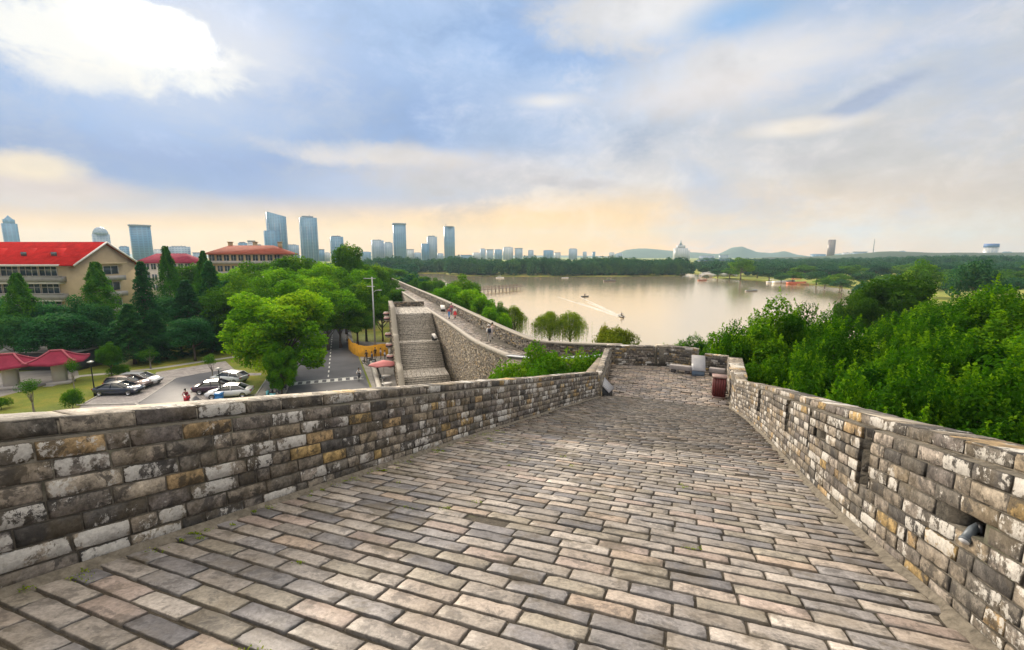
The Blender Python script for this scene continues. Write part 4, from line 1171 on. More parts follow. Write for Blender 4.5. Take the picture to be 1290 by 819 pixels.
for k in range(9):
    x = -6 - k * 6.2; y = W1 * .22; z = ZE + 2.25
    mb = MB(); w_ = 1.5
    mb.add([(x - w_, y - 1.2, z - .8), (x + w_, y - 1.2, z - .8), (x, y - 1.2, z + .9), (x - w_, y + 1.8, z - .3), (x + w_, y + 1.8, z - .3), (x, y + 1.8, z + .9)], [(0, 1, 2), (0, 2, 5, 3), (1, 4, 5, 2)])
    dm = mb.build('dormer', M['redroof'], b1)
    mb = MB(); mb.box((x - .6, y - 1.26, z - .7), (x + .6, y - 1.21, z + .05)); mb.build('window', M['win'], dm)
for fl in range(4):
    z = 11.1 - fl * 3.5
    mb = MB(); mb.box((X0, -1.5, z - .4), (-2.2, -.01, z + .75)); mb.box((X0, -1.6, z + .75), (-2.1, -.9, z + .9)); mb.build('balcony', M['greyband'], b1)
    mb = MB(); mb.box((X0, -1.45, z + 2.75), (-2.5, -.01, z + 3.15)); mb.build('lintel_band', M['whitetrim'], b1)
    for k in range(18):
        x = -5.6 - k * 3.9
        mb = MB(); mb.box((x - 1.75, -.10, z + .8), (x + 1.75, -.02, z + 2.7))
        wn = mb.build('window', M['win'], b1)
        mb = MB()
        for xx in (-1.78, -.6, .6, 1.78): mb.box((x + xx - .05, -.17, z + .8), (x + xx + .05, -.105, z + 2.7))
        mb.box((x - 1.78, -.19, z + 2.0), (x + 1.78, -.175, z + 2.08)); mb.build('frame', M['whitetrim'], wn)
    mb = MB(); mb.box((X1 + .02, 6.0, z + .9), (X1 + .10, 9.6, z + 2.6)); wn = mb.build('window', M['win'], b1)
    mb = MB()
    for yy in (5.95, 7.8, 9.6): mb.box((X1 + .11, yy - .06, z + .85), (X1 + .18, yy + .06, z + 2.65))
    mb.box((X1 + .11, 5.9, z + 2.6), (X1 + .2, 9.7, z + 2.75)); mb.build('frame', M['whitetrim'], wn)
    mb = MB(); mb.box((X1 + .01, 5.2, z - .5), (X1 + 1.1, 10.4, z + .55)); mb.build('balcony', M['greyband'], b1)
mb = MB(); mb.box((X1 + .01, 4.6, 14.1), (X1 + 1.0, 11, 14.5)); mb.build('gable_canopy', M['cream'], b1)

def block(name, label, x, y, w, d, h, wall, floors, cols_, rot=0, roof=None, roofh=2.5, win=M['win'], bands=None, over=.6, group=None):
    t = thing(name, label, 'building', (x, y, 0), rot, group)
    mb = MB(); mb.box((-w/2, 0, 0), (w/2, d, h)); mb.build('wall', wall, t)
    if roof:
        mb = MB(); o_ = over; r_ = min(d, w) / 2
        v = [(-w/2-o_, -o_, h), (w/2+o_, -o_, h), (w/2+o_, d+o_, h), (-w/2-o_, d+o_, h), (-w/2+r_, d/2, h+roofh), (w/2-r_, d/2, h+roofh)]
        v += [(-w/2-o_, -o_, h-.3), (w/2+o_, -o_, h-.3), (w/2+o_, d+o_, h-.3), (-w/2-o_, d+o_, h-.3)]
        mb.add(v, [(0, 1, 5, 4), (1, 2, 5), (2, 3, 4, 5), (3, 0, 4), (6, 7, 1, 0), (7, 8, 2, 1), (8, 9, 3, 2), (9, 6, 0, 3), (9, 8, 7, 6)])
        mb.build('roof', roof, t)
    fh = h / floors
    nsh = min(floors, 4)
    for f in range(floors - nsh, floors):
        if bands:
            mb = MB(); mb.box((-w/2 + .3, -.9, f*fh + .1), (w/2 - .3, -.01, f*fh + 1.0)); mb.build('balcony', bands, t)
        for c_ in range(cols_):
            xx = -w/2 + (c_ + .5) * w / cols_; ww = w / cols_ * .34
            mb = MB(); mb.box((xx - ww, -.08, f*fh + 1.15), (xx + ww, -.02, f*fh + fh - .45)); wn = mb.build('window', win, t)
            mb = MB(); mb.box((xx - ww - .06, -.14, f*fh + 1.05), (xx + ww + .06, -.085, f*fh + 1.15)); mb.box((xx - .05, -.14, f*fh + 1.15), (xx + .05, -.085, f*fh + fh - .45)); mb.build('frame', M['whitetrim'], wn)
    return t
block('white_building', 'low white building with dark red hipped roof behind the treetops', -114.5, 150, 18, 8, 13.8, M['palewall'], 4, 8, roof=M['maroonroof'], roofh=2.9)
t = block('apartment_building', 'cream apartment block with brown red hipped roof and rows of balconies', -83, 142, 22.5, 8.5, 16.6, M['cream'], 5, 10, roof=M['rustroof'], roofh=2.6, bands=M['greyband'], over=1.0)
for k in range(3):
    mb = MB(); x = -8 + k * 8; mb.box((x - .5, 6, 18.2), (x + .5, 7, 20.2)); mb.box((x - .7, 5.8, 20.2), (x + .7, 7.2, 20.4)); mb.build('chimney', M['cream'], t)
# glazed entrance block behind shelters
t = block('glazed_pavilion', 'low dark glazed building behind the red roofed shelters', -69, 62, 16, 7, 2.6, simple('dark_cladding', (.05, .055, .065), .6), 1, 6)
mb = MB(); mb.box((-8.4, -.5, 2.61), (8.4, 7.4, 2.8)); mb.build('roof', M['greyband'], t)
# red roofed shelters
def shelter(label, P, rz):
    t = thing('tiled_shelter', label, 'shelter', (P[0], P[1], 0), rz, 'red roofed shelters by the lawn')
    mb = MB(); mb.box((-.6, -.45, 0), (.6, .45, 2.75)); mb.box((-1.15, -.7, 0), (1.15, .7, .35)); mb.box((-1.3, -.8, 2.5), (1.3, .8, 2.75)); mb.build('pillar', M['palewall'], t)
    mb = MB(); w_, d_ = 2.5, 2.0; e = []
    # curved hip roof: rings
    k = 7; rings = []
    for i in range(k):
        f = i / (k - 1); s_ = 1 - f; z = 2.85 + 1.35 * (f ** 1.3)
        xa, ya = w_ * s_ + 1.0 * f * .6, d_ * s_ + .02
        up = .28 * (s_ ** 3)
        rings.append([(-xa, -ya, z + up), (0, -ya, z), (xa, -ya, z + up), (xa, 0, z), (xa, ya, z + up), (0, ya, z), (-xa, ya, z + up), (-xa, 0, z)])
    v = [p for r_ in rings for p in r_]; f_ = []
    for i in range(k - 1):
        for j in range(8): f_.append((i*8+j, i*8+(j+1) % 8, (i+1)*8+(j+1) % 8, (i+1)*8+j))
    v += [(x, y, z - .22) for x, y, z in rings[0]]; b0 = k * 8
    for j in range(8): f_.append((b0+j, b0+(j+1) % 8, (j+1) % 8, j))
    mb.add(v, np.array(f_)); mb.add([(x, y, z - .22) for x, y, z in rings[0]], [tuple(range(8))[::-1]])
    rf = mb.build('roof', M['maroonroof'], t)
    mb = MB()
    for (cx, cy) in ((-1, -1), (1, -1), (1, 1), (-1, 1)):
        mb.tube([(rings[i][{(-1,-1):0,(1,-1):2,(1,1):4,(-1,1):6}[(cx,cy)]][0], rings[i][{(-1,-1):0,(1,-1):2,(1,1):4,(-1,1):6}[(cx,cy)]][1], rings[i][{(-1,-1):0,(1,-1):2,(1,1):4,(-1,1):6}[(cx,cy)]][2] + .06) for i in range(k)], .11, 5)
    mb.tube([(-.62, 0, 4.25), (.62, 0, 4.25)], .14, 6); mb.build('ridge', simple('ridge_tiles', (.36, .07, .10), .6), rf)
    mb = MB(); mb.box((-2.4, -1.9, 2.76), (2.4, 1.9, 2.84)); mb.build('soffit_beams', simple('dark_timber', (.09, .05, .04), .7), t)
    return t
shelter('right one of two dark red roofed shelters, before the dark trees', gp(77, 483), R(24))
shelter('left one of two dark red roofed shelters, cut by the picture edge', gp(16, 489), R(24))
# --- skyline
def facade(name, c1, c2, vs=.22, hs=.28, rough=.35):
    m, nt, b = nm(name); p = opos(nt)
    sp = N(nt, 'ShaderNodeSeparateXYZ'); nt.links.new(p, sp.inputs[0])
    h = mth(nt, 'FRACT', mth(nt, 'MULTIPLY', sp.outputs[2], hs)); hb = mth(nt, 'GREATER_THAN', h, .55)
    v = mth(nt, 'FRACT', mth(nt, 'MULTIPLY', mth(nt, 'ADD', sp.outputs[0], sp.outputs[1]), vs)); vb = mth(nt, 'GREATER_THAN', v, .3)
    c = mixc(nt, mth(nt, 'MULTIPLY', hb, vb), c1, c2)
    c = mixc(nt, 1, c, ramp(nt, noise(nt, p, .02, 3), [(.3, .8), (.7, 1.2)]), 'MULTIPLY')
    nt.links.new(c, b.inputs['Base Color']); b.inputs['Roughness'].default_value = rough; return m
FB = [facade('blue_glass_facade', (.06, .20, .36), (.025, .09, .20), .12), facade('grey_blue_facade', (.11, .24, .38), (.05, .12, .23), .18), facade('pale_facade', (.30, .37, .46), (.14, .20, .31), .2), facade('brown_facade', (.22, .16, .15), (.12, .09, .09), .2), facade('white_facade', (.5, .5, .52), (.28, .31, .36), .15)]
flat_top = simple('roof_plant', (.18, .20, .24), .8)
def tower(label, u0, u1, vt, y, mat, crown='box', name='tower', depth=None, rot=0, sub=None, group=None):
    P0, P1 = dp(u0, vt, y), dp(u1, vt, y); w = P1[0] - P0[0]; h = P0[2]; cx = (P0[0] + P1[0]) / 2
    az_ = math.atan2(cx, y); w *= math.cos(az_) * .93; rot = -az_ + .16 * (1 if az_ < 0 else -1)
    d = depth or w * .6
    t = thing(name, label, 'tower' if name == 'tower' else 'building', (cx, y, 0), rot, group)
    mb = MB(); hh = h
    if crown == 'slant':
        mb.prism([(-w/2, 0), (w/2, 0), (w/2, d), (-w/2, d)], 0, [h, h - w * .25, h - w * .25, h]); 
    elif crown == 'round':
        n = 20; mb.prism([(math.cos(2*PI*i/n) * w/2, d/2 + math.sin(2*PI*i/n) * d/2) for i in range(n)], 0, h * .985)
    elif crown == 'pyramid':
        mb.box((-w/2, 0, 0), (w/2, d, h * .82)); mb.box((-w*.38, d*.1, h*.82), (w*.38, d*.9, h * .91))
    elif crown == 'dome':
        mb.box((-w/2, 0, 0), (w/2, d, h * .8))
    elif crown == 'slab':
        mb.box((-w/2, 0, 0), (w/2, d, h * .985))
    elif crown == 'chamfer':
        mb.prism([(-w/2, d*.2), (-w*.3, 0), (w*.3, 0), (w/2, d*.2), (w/2, d), (-w/2, d)], 0, h * .96)
    else:
        mb.box((-w/2, 0, 0), (w/2, d, h * .965))
    mb.build('body', FB[mat], t)
    mb = MB()
    if crown == 'pyramid': mb.add([(-w*.3, d*.2, h*.91), (w*.3, d*.2, h*.91), (w*.3, d*.8, h*.91), (-w*.3, d*.8, h*.91), (0, d/2, h*1.0)], [(0, 1, 4), (1, 2, 4), (2, 3, 4), (3, 0, 4)])
    elif crown == 'dome': mb.lathe([(w*.5, h*.8), (w*.48, h*.86), (w*.40, h*.92), (w*.28, h*.97), (w*.1, h)], (0, d/2, 0), 14)
    elif crown == 'chamfer': mb.prism([(-w*.54, d*.15), (-w*.33, -d*.05), (w*.33, -d*.05), (w*.54, d*.15), (w*.54, d*1.04), (-w*.54, d*1.04)], h * .961, h)
    elif crown == 'round': mb.lathe([(w*.42, h*.986), (w*.42, h*1.0), (w*.1, h*1.005)], (0, d/2, 0), 14); mb.tube([(-w*.3, d/2, h), (-w*.3, d/2, h * 1.07)], w * .02, 4)
    elif crown == 'slab': mb.box((-w*.45, d*.05, h * .986), (w*.45, d*.95, h))
    elif crown == 'slant': mb.box((-w*.1, d*.3, h * .86), (w*.1, d*.7, h * .90))
    else: mb.box((-w*.36, d*.15, h*.966), (w*.3, d*.85, h)); mb.tube([(w*.1, d/2, h), (w*.1, d/2, h * 1.03)], w * .02, 4)
    mb.build('roof_crown', flat_top if crown not in ('dome', 'pyramid') else FB[mat], t)
    if sub:       # a lower attached wing
        a0, a1, vt2 = sub; Q0, Q1 = dp(a0, vt2, y), dp(a1, vt2, y); ca = math.cos(az_)
        Q0[0] = cx + (Q0[0] - cx) * ca; Q1[0] = cx + (Q1[0] - cx) * ca
        mb = MB(); mb.box((Q0[0] - cx, -d*.25, 0), (Q1[0] - cx, d * .6, Q0[2])); mb.build('front_wing', FB[1 if mat == 0 else 0], t)
    # vertical fins
    mb = MB()
    for f in (-.46, -.15, .15, .46):
        mb.box((w*f - w*.015, -w*.03, 0), (w*f + w*.015, -.001 if crown != 'round' else d * .2, h * .78))
    if crown in ('box', 'slant'): mb.build('facade_fins', FB[2], t)
    return t
tower('blue stepped tower with pointed top at the left edge of the picture', 0, 21, 271, 1250, 0, 'pyramid')
tower('cream and blue tower with rounded lattice top above the red roof', 115, 138, 286, 1000, 2, 'dome')
tower('dark blue glass tower behind the ridge of the tan gable', 163, 191, 283, 980, 0, 'chamfer')
tower('tall blue tower with slanted roof and lower wing in front', 335, 361, 267, 1150, 1, 'slant', sub=(333, 352, 291))
tower('broad flat topped blue tower right of the slanted roof tower', 377, 400, 272, 1150, 1, 'box')
tower('short blue square tower left of the tall dark tree', 416, 433, 297, 1100, 1, 'box')
tower('low grey blue tower, left of a close pair beside the capped tower', 468, 484, 302, 1300, 2, 'box')
tower('low grey blue tower, right of a close pair beside the capped tower', 484, 495, 305, 1280, 2, 'box')
tower('tall slender tower with an overhanging flat cap', 495, 512, 281, 1300, 1, 'chamfer')
tower('narrow grey tower with lower shoulder left of the round one', 538, 551, 297, 1350, 2, 'box', sub=(531, 540, 307))
tower('rounded glass tower with small mast, rightmost of the tall city towers', 559, 574, 285, 1300, 1, 'round')
tower('brown slab tower standing alone right of the hills', 1043, 1053, 302, 1500, 3, 'slab')
tower('pale broad block with blue top beyond the right woods', 1238, 1258, 311, 1300, 4, 'box')
P = dp(1248, 307.5, 1299)
bt = [o for o in sc.objects if o.get('label', '').startswith('pale broad block')][0]
mb = MB(); Pa = dp(1238, 311, 1300); _d = (dp(1258, 311, 1300)[0] - Pa[0]) * math.cos(math.atan2(Pa[0], 1300)) * .47; mb.box((-_d, -.6, Pa[2] * .966), (_d, _d * 1.3, P[2] + 1)); mb.build('blue_top', simple('blue_panel', (.05, .13, .38), .5), bt)
# tv-like stepped tower
P = dp(860, 303, 1500)
t = thing('stepped_tower', 'pale stepped tower with small pagoda like spire near the hills', 'tower', (P[0], P[1], 0))
h = P[2]; w = 38
mb = MB(); mb.box((-w*.5, 0, 0), (w*.5, 30, h*.62)); mb.box((-w*.3, 3, h*.62), (w*.3, 27, h*.76)); mb.box((w*.2, 3, 0), (w*.72, 27, h*.5)); mb.build('body', FB[4], t)
mb = MB(); mb.lathe([(w*.14, h*.76), (w*.14, h*.80), (w*.20, h*.805), (w*.09, h*.83), (w*.09, h*.87), (w*.14, h*.875), (w*.05, h*.90), (w*.04, h*.95), (.4, h*1.03)], (0, 15, 0), 10); mb.build('spire', FB[2], t)
P = dp(1102, 301, 1500); t = thing('radio_mast', 'thin radio mast on the wooded horizon', 'mast', (P[0], P[1], 0))
mb = MB(); mb.tube([(0, 0, 0), (0, 0, P[2])], [2.2, .7], 4); mb.build('mast', flat_top, t)
mb = MB()
for f in (.5, .7, .85): mb.box((-2.5, -.5, P[2] * f), (2.5, .5, P[2] * f + 1))
mb.build('cross_arms', flat_top, t)
# low city blocks
lows = [(213, 241, 310, 900), (300, 312, 305, 700), (312, 322, 303, 720), (322, 331, 308, 700), (361, 377, 308, 1200), (400, 409, 314, 1250), (409, 416, 318, 1250), (0, 14, 305, 800), (22, 50, 306, 1100), (150, 163, 310, 900), (192, 212, 314, 1100), (243, 258, 318, 950), (433, 440, 312, 1350), (455, 468, 317, 1500), (512, 522, 314, 1500), (522, 531, 318, 1500), (551, 559, 319, 1600), (580, 595, 321, 1700), (596, 605, 318, 1700), (605, 612, 313, 1750), (613, 622, 314, 1700), (623, 633, 314, 1800), (634, 647, 311, 1750), (648, 658, 312.5, 1750), (665, 672, 315, 1750), (684, 697, 315, 1700), (698, 706, 318, 1650), (716, 727, 313, 1750), (734, 739, 317, 1800), (746, 750, 317, 1800), (767, 774, 318, 1800), (776, 784, 319, 1750), (905, 918, 321, 1600), (1020, 1040, 320, 1700), (1060, 1072, 318, 1700), (1073, 1092, 317, 1800), (1132, 1141, 316, 1700), (1262, 1275, 317, 1700), (1276, 1290, 318, 1600), (880, 900, 322, 1100)]
for i, (a_, b_, vt, y) in enumerate(lows):
    where = 'city block between the left towers' if b_ < 440 else ('block on the far shore skyline' if b_ < 800 else 'block on the right horizon')
    look = ['pale grey', 'blue grey', 'whitish', 'grey'][i % 4]
    tower(f'{look} low {where}', a_, b_, vt, y, [2, 1, 4, 2][i % 4], ['box', 'box', 'chamfer'][i % 3], name='city_block', group='low city blocks on the horizon')
for cond, txt in ((lambda u: u < 200, 'hazy low block among the towers left of the apartment roof'), (lambda u: 200 <= u < 330, 'hazy low block above the apartments and the white building'), (lambda u: 330 <= u < 450, 'hazy low block between the slanted tower and tall dark tree'), (lambda u: 450 <= u < 562, 'hazy low block at the foot of the central towers'), (lambda u: 562 <= u < 660, 'hazy flat block over the left half of the island wood'), (lambda u: 660 <= u < 800, 'small hazy block over the right half of the island wood'), (lambda u: 800 <= u < 1055, 'hazy low block below the hills'), (lambda u: u >= 1055, 'hazy low block above the woods at right')):
    L_ = []
    for o in sc.objects:
        if o.get('group') == 'low city blocks on the horizon':
            u_ = 645 + 570 * o.location.x / (o.location.y * .9884)
            if cond(u_): L_.append((u_, o))
    L_.sort(key=lambda q_: q_[0])
    for j, (u_, o) in enumerate(L_):
        o['label'] = txt + ', ' + (ORD[j] if j < len(L_) - 1 else 'rightmost')
# wide white hall near the bridge
P0 = dp(880, 326, 620); 
t = thing('lakeside_hall', 'long low blue grey hall on the shore beyond the bridge', 'building', (dp(905, 326, 620)[0], 620, 0))
mb = MB(); mb.box((-22, 0, 0), (22, 14, 9)); mb.build('wall', FB[4], t); mb = MB(); mb.prism([(-24, -2), (24, -2), (24, 16), (-24, 16)], 9.01, [10, 10.6, 10.6, 10]); mb.build('roof', FB[1], t)
# hills
def hills(name, pts, y, depth, mat):
    # pts (u, v) crest
    mb = MB(); k = 80; us = np.linspace(pts[0][0], pts[-1][0], k); vs_ = np.interp(us, [p[0] for p in pts], [p[1] for p in pts])
    rh = np.random.RandomState(int(y)); vs_ = vs_ + np.convolve(rh.randn(k), np.ones(4) / 4, 'same') * .5
    rows = 9; V = []
    for j in range(rows):
        f = j / (rows - 1); s_ = math.sin(f * PI)
        for i in range(k):
            P = dp(us[i], vs_[i], y); hgt = max(P[2], 3)
            V.append((P[0] * (1 + (f - .5) * depth / y), y + (f - .5) * depth, hgt * s_ * (1 + .06 * math.sin(i * .9 + j * 2) * (1 - s_)) - 1))
    f_ = [(j*k+i, j*k+i+1, (j+1)*k+i+1, (j+1)*k+i) for j in range(rows - 1) for i in range(k - 1)]
    mb.add(V, np.array(f_)); o = mb.build(name, mat, smooth=True); tag(o, kind='structure')
hm = simple('wooded_hill', (.045, .07, .04), .95, var=.3, scale=.01)
hills('hills', [(770, 322), (790, 314), (815, 312.5), (850, 316), (880, 318), (905, 320), (922, 312), (935, 310), (955, 318), (970, 319), (988, 316), (1005, 321), (1020, 323)], 3300, 900, hm)
hills('hills', [(1000, 324), (1040, 321), (1080, 318), (1120, 322), (1180, 323), (1230, 322), (1290, 319), (1400, 318), (1600, 322)], 3900, 900, hm)
hills('hills', [(-300, 322), (-100, 316), (60, 318), (200, 321), (400, 322), (560, 322), (700, 321), (780, 323)], 4200, 900, hm)
hills('terrain', [(960, 324), (1040, 322), (1120, 316), (1180, 318), (1240, 318), (1320, 317), (1420, 317), (1600, 320)], 980, 260, M['farleaf'] if False else hm)

# ================================================================== VEHICLES
tyre = simple('tyre_rubber', (.02, .02, .02), .8); rim = simple('alloy_rim', (.45, .45, .47), .35, .8); carglass = glass('car_glass', (.012, .015, .018), .06, .8)
lampw = glass('headlight_glass', (.7, .72, .75), .15); lampr = glass('tail_light', (.35, .01, .01), .2)
def paint(name, c, metal=0.0):
    m, nt, b = nm(name); b.inputs['Base Color'].default_value = (*c, 1); b.inputs['Roughness'].default_value = .3; b.inputs['Coat Weight'].default_value = .8; b.inputs['Coat Roughness'].default_value = .06; b.inputs['Metallic'].default_value = metal; return m
def car(label, P, rz, L=4.6, W=1.8, H=1.46, style='sedan', pm=None):
    t = thing('parked_car', label, 'car', (P[0], P[1], .03), rz, 'cars standing in the car park')
    hl = L / 2
    if style == 'sedan': roofp = [(-.40, .62), (-.22, .96), (-.02, 1), (.08, .99), (.26, .66)]
    elif style == 'suv': roofp = [(-.47, .66), (-.42, .95), (-.1, 1), (.08, .97), (.25, .66)]
    else: roofp = [(-.47, .64), (-.36, .94), (-.05, 1), (.08, .98), (.27, .66)]
    # body loft: stations x, bottom z, belt z, half width
    stn = [(-.5, .40, .60, .80), (-.48, .28, .64, .90), (-.40, .20, .655, .97), (-.2, .2, .66, 1), (.1, .2, .65, 1), (.28, .2, .63, .98), (.42, .22, .57, .93), (.48, .26, .50, .84), (.5, .36, .44, .72)]
    V = []
    for x, zb, zt, hw in stn:
        hw_ = hw * W / 2; zb *= H * .95; zt *= H
        V += [(x*L, -hw_*.9, zb), (x*L, -hw_, zb + (zt-zb)*.25), (x*L, -hw_, zb + (zt-zb)*.7), (x*L, -hw_*.93, zt*.985), (x*L, -hw_*.5, zt + .02), (x*L, hw_*.5, zt + .02), (x*L, hw_*.93, zt*.985), (x*L, hw_, zb + (zt-zb)*.7), (x*L, hw_, zb + (zt-zb)*.25), (x*L, hw_*.9, zb)]
    n = 10; f = [(i*n+j, i*n+(j+1) % n, (i+1)*n+(j+1) % n, (i+1)*n+j) for i in range(len(stn)-1) for j in range(n)]
    mb = MB(); mb.add(V, np.array(f)[:, ::-1]); mb.add(V[:n], [tuple(range(n))]); mb.add(V[-n:], [tuple(range(n))[::-1]])
    # roof panel and pillars
    hwr = W * .36
    rp2 = [(x*L, z*H) for x, z in roofp]
    V = []
    for k, (x, z) in enumerate(rp2):
        q_ = (z / H - .62) / .38; hw_ = W * .47 * (1 - q_) + hwr * q_
        V += [(x, -hw_, z), (x, -hw_ * .6, z + .03 * q_), (x, hw_ * .6, z + .03 * q_), (x, hw_, z)]
    top = [i for i in range(len(rp2)) if rp2[i][1] > H * .9]
    f = []
    for i in top[:-1]:
        for j in range(3): f.append((i*4+j, (i+1)*4+j, (i+1)*4+j+1, i*4+j+1))
    mb.add(np.array(V) + [0, 0, .012], f)
    for sgn in (-1, 1):
        for i in range(len(rp2) - 1):
            if i in top[:-1]: continue
            a_ = V[i*4 + (0 if sgn < 0 else 3)]; b_ = V[(i+1)*4 + (0 if sgn < 0 else 3)]
            mb.tube([a_, b_], .045, 4)
        xm = (rp2[top[0]][0] + rp2[top[-1]][0]) / 2
        mb.tube([(xm, sgn * W * .475, H * .64), (xm, sgn * hwr, H * .985)], .05, 4)
        mb.box((.26*L, sgn * W * .5 - .08, H*.66), (.26*L + .12, sgn * W * .5 + .1, H * .74))
    body = mb.build('body', pm, t, smooth=False)
    # cabin glass
    mb = MB(); G_ = []
    for x, z in rp2:
        q_ = (z / H - .62) / .38; hw_ = (W * .47 * (1 - q_) + hwr * q_) * .985
        G_ += [(x, -W * .465, H * .62), (x, -hw_, z - .005), (x, hw_, z - .005), (x, W * .465, H * .62)]
    f = [(i*4+j, (i+1)*4+j, (i+1)*4+j+1, i*4+j+1) for i in range(len(rp2)-1) for j in range(3)]
    mb.add(G_, f); mb.build('windows', carglass, t)
    for sx in (-.32, .33):
        for sy in (-1, 1):
            y0 = sy * (W / 2 - .11)
            mb = MB(); mb.lathe([(.20, -.11), (.31, -.10), (.33, -.05), (.33, .05), (.31, .10), (.20, .11)], (sx*L, y0, .33), 18, axis='y')
            wh = mb.build('wheel', tyre, t)
            mb = MB(); mb.lathe([(.21, -.118), (.2, .0), (.21, .118)], (sx*L, y0, .33), 10, axis='y')
            mb.build('rim', rim, wh)
    for sy in (-1, 1):
        mb = MB(); mb.box((.455*L, sy*W*.34 - .2, H*.42), (.492*L, sy*W*.34 + .16, H*.50)); mb.build('headlight', lampw, t)
        mb = MB(); mb.box((-.503*L, sy*W*.36 - .15, H*.50), (-.475*L, sy*W*.36 + .15, H*.60)); mb.build('tail_light', lampr, t)
    mb = MB(); mb.box((.49*L, -.4, H*.3), (.508*L, .4, H*.4)); mb.build('grille', tyre, t)
    return t
a_row = math.atan2(.0, 1)
car('dark blue saloon, front one of the three cars parked left of the driveway', gp(151, 496.5), R(4), 4.8, 1.84, 1.46, 'sedan', paint('navy_paint', (.012, .02, .05)))
car('brown estate parked between the dark blue and the silver car', gp(163, 490), R(3), 4.7, 1.85, 1.6, 'suv', paint('brown_paint', (.16, .10, .085), .4))
car('silver white car, rearmost of the three left of the driveway', gp(178, 485), R(3), 4.6, 1.82, 1.55, 'suv', paint('silver_paint', (.55, .56, .58), .2))
car('white saloon parked nearest the ramp wall beside the blue bin', gp(290, 500), R(196), 4.7, 1.82, 1.46, 'sedan', paint('white_paint', (.75, .76, .78)))
car('dark purple saloon parked behind the white saloon', gp(273, 494), R(18), 4.6, 1.82, 1.47, 'sedan', paint('aubergine_paint', (.05, .025, .05)))
car('white car half hidden under the round camphor tree', gp(290, 481.5), R(168), 4.5, 1.8, 1.48, 'hatch', paint('white_paint_two', (.72, .74, .77)))

